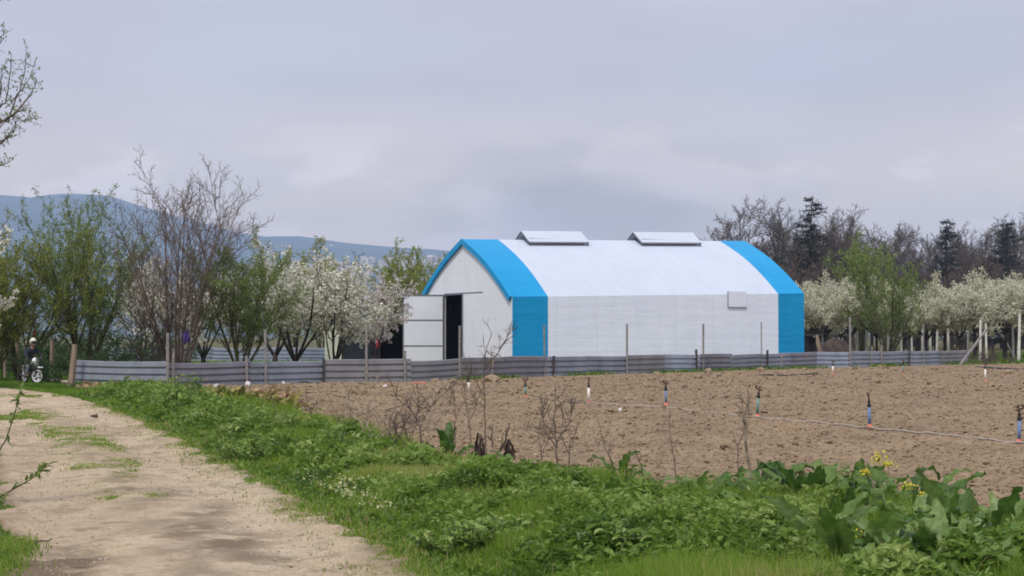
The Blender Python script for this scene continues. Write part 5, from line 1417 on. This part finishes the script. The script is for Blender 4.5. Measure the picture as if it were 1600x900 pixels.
# ---------------------------------------------------------------- single plants of the verge
def dock(seed, L, nl, mat, upright=.6, tb=0.0, flat=0.0):
    rg_ = np.random.default_rng(seed); mb = MB()
    for k in range(nl):
        a = k * 2.4 + rg_.uniform(-.4, .4); el = math.radians(rg_.uniform(25, 80) * upright + 18 - flat)
        ll = L * rg_.uniform(.6, 1.15)
        add_leaf(mb, (math.cos(a) * .02, math.sin(a) * .02, .0), (math.cos(a) * math.cos(el), math.sin(a) * math.cos(el), math.sin(el)), ll, ll * rg_.uniform(.24, .40), rg_.uniform(.2, 1.1), min(.86, max(.0, rg_.uniform(.05, .85) + tb)), rg_, 10, .17, ll * rg_.uniform(.2, .5), .30, .12)
    return mb
DOCKS = [(1180, 830, .40, 9, 'dock', 'dock plant at the foot of the tall pale forked stalk'), (1340, 790, .42, 10, 'dock', 'dock plant between the lobed clump and the tallest mustard'), (1435, 850, .44, 10, 'dock', 'dock plant below the mustard right of the tallest one'), (1520, 835, .36, 9, 'dock', 'dock plant at the field edge among the right-hand docks'),
         (1280, 872, .40, 9, 'dock', 'dock plant left of the low yellow flowers'), (1225, 812, .40, 9, 'dock', 'dock plant with silvery leaves left of the broad dark one'), (1575, 845, .34, 8, 'dock', 'dock plant at the field edge close to the right side of the picture'), (1140, 850, .34, 8, 'dock', 'dock plant in the grass below the thin grey forked stalk'),
         (1330, 905, .42, 10, 'dock', 'dock plant at the bottom edge left of the low yellow flowers'), (1420, 915, .44, 10, 'dock', 'dock plant at the bottom edge right of the low yellow flowers'), (1075, 790, .32, 7, 'dock', 'dock plant under the slim dark stalk'), (900, 765, .30, 6, 'dock', 'dock plant on the field edge below the bushy dead weeds'), (870, 790, .28, 6, 'dock', 'little dock plant in bright grass below the bushy dead weeds'), (1110, 797, .44, 9, 'dock', 'dock plant with long upright leaves just left of the forked dry stalk'), (1200, 790, .40, 8, 'dock', 'dock plant with one tall pointed leaf just right of the forked dry stalk'), (1265, 815, .46, 11, 'dock', 'broad dark dock plant left of the yellow mustard flowers'), (1310, 842, .40, 9, 'dock', 'dock plant with a silvery drooping leaf above the low yellow flowers'),
         (1410, 812, .46, 11, 'dock', 'tall dark dock plant right behind the yellow mustard flowers'), (1450, 800, .34, 8, 'dock', 'dock plant on the field edge right of the tall mustard'), (1500, 868, .44, 10, 'dock', 'dock plant with big arching leaves in the lower right corner'), (1545, 868, .38, 9, 'dock', 'pale upright dock plant near the right edge'),
         (1590, 872, .36, 8, 'dock', 'dock plant cut by the right edge of the picture'), (1470, 905, .42, 9, 'dock', 'dock plant with a huge flat leaf at the bottom of the lower right corner'), (945, 800, .34, 6, 'dock', 'dock plant with a grey-green drooping leaf in the middle of the verge'), (965, 762, .40, 7, 'dock', 'dock plant with two dark upright leaves at the field edge'),
         (835, 760, .36, 6, 'dock', 'dock plant with a dark bowed leaf beside the dark dead stalks'), (800, 742, .30, 6, 'dock', 'dock plant just right of the dark dead stalks'), (700, 722, .40, 8, 'dock', 'dark dock plant left of the dark dead stalks'), (1085, 830, .36, 6, 'dock', 'dock plant with a bluish leaf left of the forked dry stalk, nearer the camera'),
         (1035, 795, .30, 6, 'dock', 'small dock plant right of the short black stick'), (1560, 905, .40, 9, 'dock', 'dock plant at the very bottom right corner'), (1350, 815, .40, 9, 'dock', 'dock plant directly in front of the tall mustard stem'), (1230, 880, .32, 8, 'dock', 'dock plant low in front of the broad dark one'), (1400, 890, .36, 8, 'dock', 'dock plant beside the low yellow flowers at the bottom')]
for i, (px, py, L, nl, m, lab) in enumerate(DOCKS):
    q = G(px, py); o = dock(300 + i, L * (1.18 if px > 1180 else 1.02), nl + 6, m, 0.85 if px in (700, 965) else .62, -.28 if px in (700, 965, 1410, 1265, 1310) else 0).build('dock_plant', M[m], smooth=True, loc=(q.x, q.y, -.04)); tag(o, lab, 'plant', 'docks growing in the verge')
for i, (px, py, L, lab) in enumerate(((318, 629, 0.57, 'yellowing dock plant leftmost on the bare strip'), (345, 631, 0.53, 'yellowing dock plant second along the bare strip'), (372, 634, 0.60, 'yellowing dock plant third along the bare strip'), (400, 637, 0.55, 'yellowing dock plant fourth along the bare strip'), (428, 639, 0.51, 'yellowing dock plant fifth along the bare strip, by the orange withered clump'), (455, 644, 0.48, 'yellowing dock plant rightmost on the bare strip'))):
    q = G(px, py); o = dock(340 + i, L, 11, 'dock_yellow', .55).build('yellowing_dock', M['dock_yellow'], smooth=True, loc=(q.x, q.y, -.04)); tag(o, lab, 'plant', 'yellowing docks on the bare strip')
for i, (px, py, L, lab) in enumerate(((415, 622, .42, 'orange-brown withered clump right of the yellowing docks'), (446, 628, .40, 'second orange-brown withered clump, right of the first'), (150, 610, .40, 'withered brownish clump at the fence foot right of the leaning post'), (195, 613, .44, 'withered brownish clump below the left end sheets of the fence'), (232, 617, .36, 'withered brownish clump left of the tall green clump'))):
    q = G(px, py); o = dock(360 + i, L, 26, 'withered', .5).build('withered_plant', M['withered'], loc=(q.x, q.y, -.04)); tag(o, lab, 'plant', 'withered clumps near the fence')
# leafy clumps: many mid-size leaves on branching stems
def clump(seed, H, Wd, n, leaf, mat):
    rg_ = np.random.default_rng(seed); root = empty('leafy_weed'); S_ = MB(); Lf = MB()
    for k in range(n):
        a = rg_.uniform(0, 6.283); r = Wd * math.sqrt(rg_.uniform(0, 1)) * .5; hh = H * rg_.uniform(.55, 1.05) * (1 - .45 * (2 * r / Wd) ** 2)
        p = [np.array([math.cos(a) * r * .5, math.sin(a) * r * .5, 0]), np.array([math.cos(a) * r * .8, math.sin(a) * r * .8, hh * .55]), np.array([math.cos(a) * r * 1.1, math.sin(a) * r * 1.1, hh])]
        S_.tube(p, [.006, .005, .003], 4, cap=False)
        for j in range(int(rg_.integers(6, 10))):
            t_ = rg_.uniform(.25, 1); q = p[0] + (p[1] - p[0]) * min(1, t_ * 2) if t_ < .5 else p[1] + (p[2] - p[1]) * (t_ * 2 - 1)
            aa = rg_.uniform(0, 6.283); ll = leaf * rg_.uniform(.6, 1.2)
            add_leaf(Lf, q, (math.cos(aa), math.sin(aa), rg_.uniform(0, .8)), ll, ll * rg_.uniform(.42, .62), rg_.uniform(.2, .8), rg_.uniform(.1, .9), rg_, 4, .07, ll * .25, .2, .08)
    S_.build('stems', M['stem_green'], root); Lf.build('leaves', M[mat], root, smooth=True); return root
CL = [(285, 645, 1.0, 1.3, 44, .16, 'tall green leafy clump standing in front of the left fence'), (340, 668, .55, 1.4, 36, .13, 'low green leafy clump just below the yellowing docks'), (225, 632, .55, 1.0, 24, .13, 'small green leafy clump left of the tall green one'), (410, 690, .62, 1.5, 44, .13, 'leafy clump in the middle of the dense green patch beside the track'), (470, 690, .60, 1.4, 40, .12, 'leafy clump at the right of the dense green patch beside the track'),
      (380, 720, .42, 1.1, 34, .11, 'leafy clump at the track side of the dense green patch'), (520, 715, .50, 1.2, 36, .11, 'leafy clump left of the dead twigs'), (730, 862, .33, .80, 54, .10, 'bluish leafy clump low beside the track at the bottom middle'), (806, 848, .30, .6, 38, .09, 'leafy clump right behind the bluish one'), (980, 888, .40, .80, 56, .11, 'leafy clump with crinkled grey-green leaves at the bottom edge'),
      (1062, 876, .36, .65, 44, .10, 'leafy clump right of the crinkled one at the bottom edge'), (1185, 888, .40, .75, 54, .11, 'dark leafy clump at the bottom edge below the forked dry stalk'), (1300, 775, .42, .55, 40, .10, 'crisp dark green clump with lobed leaves standing on the field edge'), (1265, 785, .36, .45, 28, .09, 'crisp dark clump just left of the lobed one'), (640, 730, .34, 1.0, 34, .08, 'greyish leafy clump under the dead twigs')]
for i, (px, py, H, Wd, n, lf, lab) in enumerate(CL):
    q = G(px, py); o = clump(400 + i, H, Wd, n, lf, 'weed'); o.location = (q.x, q.y, -.04); tag(o, lab, 'plant', 'leafy clumps in the verge')
# mustard in flower
def mustard(seed, stems_, lab, px, py, mat='stem_green'):
    rg_ = np.random.default_rng(seed); b0 = G(px, py); root = empty('mustard_plant', (b0.x, b0.y, -.04)); Lf = MB(); HD = []; ST_ = []
    for (tx_, ty_, big) in stems_:
        tp = P(tx_, ty_, b0.y) - b0; tp = np.array(tp) + [0, 0, .04]; tp[1] += rg_.uniform(-.1, .1); S_ = MB(); ST_.append(S_)
        mid = tp * .5 + rg_.normal(0, .02, 3); pts = np.array([[0, 0, 0], mid * .6, mid, tp * .8 + rg_.normal(0, .012, 3), tp])
        S_.tube(pts, [.0055, .005, .004, .003, .002], 5)
        Fl = MB(); HD.append(Fl)
        for k in range(int(26 * big)):
            c = tp + rg_.normal(0, 1, 3) * [.028, .028, .022] * big
            S_.tube([tp - [0, 0, .03], c], .0012, 3, cap=False)
            petals(Fl, c[None], rg_, .0105)
        for k in range(5):
            t_ = rg_.uniform(.15, .75); a = rg_.uniform(0, 6.28); add_leaf(Lf, tp * t_, (math.cos(a), math.sin(a), .5), rg_.uniform(.05, .11), .03, .5, rg_.uniform(.2, .8), rg_, 4, .05, .02)
    [q.build('stem', M[mat], root) for q in ST_]; Lf.build('leaves', M['weed'], root, smooth=True); [f.build('blossom', M['petal_yellow'], root) for f in HD]
    tag(root, lab, 'flower', 'yellow mustard in the verge')
mustard(501, [(1377, 716, 1.0), (1386, 722, .8), (1352, 737, .9), (1366, 781, .6)], 'tallest yellow mustard standing up against the ploughed soil', 1384, 828)
mustard(502, [(1447, 752, .9), (1421, 760, .9), (1438, 772, .8), (1462, 792, .5)], 'yellow mustard just right of the tallest one', 1430, 826)
mustard(503, [(1349, 838, .9), (1338, 848, .8), (1358, 842, .8), (1351, 858, .9), (1374, 853, .6), (1384, 853, .6)], 'low yellow mustard flowering near the bottom edge', 1356, 896)
mustard(504, [(988, 833, .45)], 'single tiny yellow flower in the middle of the verge grass', 989, 850)
mustard(505, [(1440, 798, .5), (1466, 830, .35)], 'little yellow mustard between the two largest docks on the right', 1444, 846)

# dry stalks and dead twigs
def stalk(pts_px, Y, r, mat, seed, twigs=6, tw_l=.25):
    rg_ = np.random.default_rng(seed); b0 = np.array([X_at(pts_px[0][0][0], Y), Y, -.04]); mb = MB()
    for k, line in enumerate(pts_px):
        pts = np.array([np.array(P(x, y, Y + .02 * k)) for x, y in line]) - b0
        tt = np.linspace(0, len(pts) - 1, len(pts) * 3); pts = np.stack([np.interp(tt, range(len(pts)), pts[:, c]) for c in range(3)], 1) + rg_.normal(0, r * .5, (len(tt), 3))
        mb.tube(pts, np.linspace(r if k == 0 else r * .7, r * .35, len(pts)), 5)
        for j in range(twigs):
            i = int(rg_.integers(len(pts) // 3, len(pts))); d = unit(rg_.normal(0, .6, 3) + [0, 0, .8]); L = tw_l * rg_.uniform(.3, 1)
            q = [pts[i], pts[i] + d * L * .5 + rg_.normal(0, .01, 3), pts[i] + d * L]
            mb.tube(q, [r * .4, r * .3, r * .2], 3, cap=False)
            for _ in range(2):
                d2 = unit(d + rg_.normal(0, .5, 3)); mb.tube([q[1], q[1] + d2 * L * .4], [r * .25, r * .15], 3, cap=False)
    return mb.build('dry_stalk', M[mat], loc=tuple(b0))
STK = [([[(640, 715), (636, 680), (630, 655)], [(638, 690), (648, 670), (655, 660)], [(637, 700), (622, 680), (615, 668)]], 22.4, .007, 'stalk_grey', 18, .35, 'low grey tangle of twigs below the wide dead weed'), ([[(600, 720), (596, 690), (590, 660)], [(598, 700), (606, 680), (610, 660)]], 22.6, .007, 'stalk_dry', 16, .35, 'low pale tangle of twigs below the leftmost twiggy weed'), ([[(540, 705), (536, 675), (528, 650)], [(538, 690), (546, 670), (550, 655)]], 24.6, .007, 'stalk_grey', 14, .35, 'thin dead weed at the left end of the dead twigs'),
       ([[(675, 720), (672, 690), (668, 660), (664, 640)], [(672, 690), (680, 668), (686, 655)]], 22.0, .007, 'stalk_dry', 14, .3, 'pale dead weed left of the dark dock plant, nearer the camera'), ([[(735, 700), (733, 660), (728, 630), (726, 600)], [(733, 660), (742, 640), (746, 625)]], 22.8, .007, 'stalk_grey', 12, .3, 'grey dead weed just left of the tall dead one'), ([[(848, 735), (845, 700), (840, 670)], [(846, 710), (856, 690), (860, 676)]], 20.4, .006, 'stalk_grey', 14, .28, 'small dead weed left of the bushy grey ones'),
       ([[(925, 760), (922, 725), (916, 690)], [(922, 730), (932, 705), (934, 690)]], 18.4, .006, 'stalk_dry', 12, .26, 'small pale dead weed left of the leaning grey stalk'), ([[(815, 730), (813, 700), (808, 660)], [(813, 700), (822, 680), (824, 664)]], 20.8, .006, 'stalk_dry', 10, .28, 'pale dead weed right of the dark broken stalks'), ([[(430, 655), (426, 625), (420, 600)]], 30.0, .007, 'stalk_grey', 6, .35, 'thin dead weed standing among the yellowing docks'), ([[(1178, 795), (1174, 740), (1165, 690), (1167, 640), (1170, 612)], [(1166, 680), (1160, 645), (1158, 640)]], 15.6, .020, 'stalk_mid', 4, .2, 'tall pale forked dry stalk standing among the docks'), ([[(1154, 780), (1154, 720), (1152, 695), (1142, 672)], [(1153, 698), (1162, 678), (1164, 668)]], 16.4, .008, 'stalk_grey', 2, .15, 'thin grey forked stalk just left of the tall pale one'),
       ([[(1008, 792), (1005, 755), (1003, 730), (995, 712)]], 16.5, .009, 'dead_dark', 0, .1, 'short black bent stick poking out of the verge'), ([[(1058, 765), (1054, 722), (1047, 680), (1046, 640)]], 17.2, .007, 'stalk_grey', 5, .15, 'slim dark stalk right of the short black stick'), ([[(965, 770), (958, 725), (945, 700), (934, 650)]], 17.6, .008, 'stalk_grey', 7, .25, 'leaning grey stalk beside the two dark dock leaves'),
       ([[(872, 735), (868, 690), (866, 650), (868, 618)], [(869, 700), (850, 670), (846, 640)], [(869, 690), (890, 660), (892, 630)]], 20.3, .010, 'stalk_grey', 14, .35, 'bushy grey dead weed right of the dark dead stalks'), ([[(888, 740), (890, 700), (905, 660)], [(889, 710), (876, 680), (880, 655)]], 20.0, .007, 'stalk_grey', 12, .3, 'second bushy grey dead weed, right of the first'),
       ([[(758, 712), (758, 650), (756, 600), (757, 560), (768, 520)], [(757, 620), (740, 590), (728, 575)], [(757, 590), (772, 560), (790, 530)], [(757, 575), (778, 552), (800, 515)]], 21.2, .008, 'stalk_grey', 12, .28, 'tall thin dead weed reaching up in front of the tent wall'), ([[(772, 712), (770, 640), (769, 590), (771, 540)]], 21.6, .006, 'stalk_dry', 6, .2, 'straight thin stalk just right of the tall dead weed'),
       ([[(572, 700), (566, 660), (540, 640), (522, 612)], [(570, 680), (575, 655), (580, 620), (585, 600)], [(552, 650), (545, 630), (543, 610)]], 24.0, .012, 'stalk_dry', 8, .35, 'leftmost dead twiggy weed with a pale kinked stem'), ([[(590, 700), (572, 665), (572, 645), (580, 620)], [(575, 665), (560, 655), (548, 648)]], 24.2, .012, 'stalk_dry', 10, .35, 'dead twiggy weed leaning against the leftmost one'),
       ([[(660, 705), (655, 665), (640, 640), (620, 620)], [(656, 670), (668, 645), (680, 630), (705, 600)], [(650, 655), (654, 630)]], 23.6, .012, 'stalk_grey', 14, .4, 'wide dead weed with a long branch reaching right'), ([[(690, 700), (688, 660), (684, 640), (682, 610)], [(688, 650), (700, 632), (712, 625)]], 23.4, .010, 'stalk_dry', 14, .35, 'dead weed just left of the dark dock plant'), ([[(710, 690), (712, 655), (710, 625)]], 23.2, .008, 'stalk_grey', 8, .3, 'short dead weed behind the dark dock plant'),
       ([[(622, 712), (618, 680), (612, 650)], [(620, 690), (630, 665), (640, 650)], [(620, 695), (606, 675), (600, 655)]], 22.8, .008, 'stalk_grey', 16, .35, 'greyish tangle of dead twigs in the middle of the dead weeds'), ([[(1375, 828), (1380, 790), (1378, 760)], [(1379, 800), (1368, 770), (1364, 750)]], 14.2, .011, 'stalk_dry', 4, .12, 'pale dry stem standing beside the tallest mustard'), ([[(490, 665), (484, 640), (470, 625)]], 27.5, .010, 'stalk_grey', 8, .4, 'dead weed at the right end of the yellowing docks')]
for i, (pp, Y, r, m, tw_n, tl, lab) in enumerate(STK):
    tag(stalk(pp, Y, r * (1.3 if Y > 19 else 1.0), m, 600 + i, tw_n, tl), lab, 'dry weed', 'dry stalks along the verge')
# two dark collapsed plants
def collapsed(seed, px, py, H, lab):
    rg_ = np.random.default_rng(seed); q0 = G(px, py); root = MB()
    root.tube([(0, 0, 0), (.01, 0, H * .6), (.02, 0, H)], [.02, .016, .012], 6, tint=.3)
    for k in range(20):
        a = rg_.uniform(0, 6.283); z0 = H * rg_.uniform(.45, 1); L = z0 * rg_.uniform(.35, 1.0); s0 = np.array([.02, 0, z0])
        ts = np.linspace(0, 1, 7); r_ = rg_.uniform(.015, .12)
        pts = s0 + np.stack([np.cos(a) * r_ * ts ** .7, np.sin(a) * r_ * ts ** .7, rg_.uniform(.0, .06) * np.sin(ts * 2.6) - L * ts ** 1.3], 1) + rg_.normal(0, .006, (7, 3))
        root.tube(pts, np.linspace(.006, .014, 7) * rg_.uniform(.4, 1.2), 4, tint=rg_.uniform(0, 1))
    o = root.build('collapsed_plant', M['dead_dark'], loc=(q0.x, q0.y, -.04)); tag(o, lab, 'dead plant')
collapsed(701, 744, 722, .42, 'dark brown collapsed dead plant left of its twin, behind the verge')
collapsed(702, 792, 722, .34, 'dark tangled dead plant right of the collapsed one')
tag(stalk([[(782, 705), (792, 680), (798, 660)], [(776, 715), (786, 690)], [(770, 700), (768, 668)]], 22.0, .016, 'dead_dark', 720, 3, .12), 'dark broken stalks sticking out beside the collapsed dead plants', 'dry weed')
# twig and lump lying on the track
q = G(60, 853); tag(MB().tube([(-.03, 0, .02), (.02, .02, .03), (.06, .02, .025), (.075, .08, .03), (.07, .14, .03)], [.007, .007, .006, .006, .004], 5).build('fallen_twig', M['stalk_grey'], loc=(q.x, q.y, .01)), 'small crooked twig lying on the dirt track near the left edge', 'twig')
q = G(147, 651.5); b = MB()
for k in range(6): b.ball((RG.uniform(-.09, .09), RG.uniform(-.05, .05), .02), (RG.uniform(.025, .05), .035, RG.uniform(.015, .04)), 6)
tag(b.build('dirt_clump', M['dark_earth'], loc=(q.x, q.y, .0)), 'dark clump lying on the far part of the dirt track', 'clump')
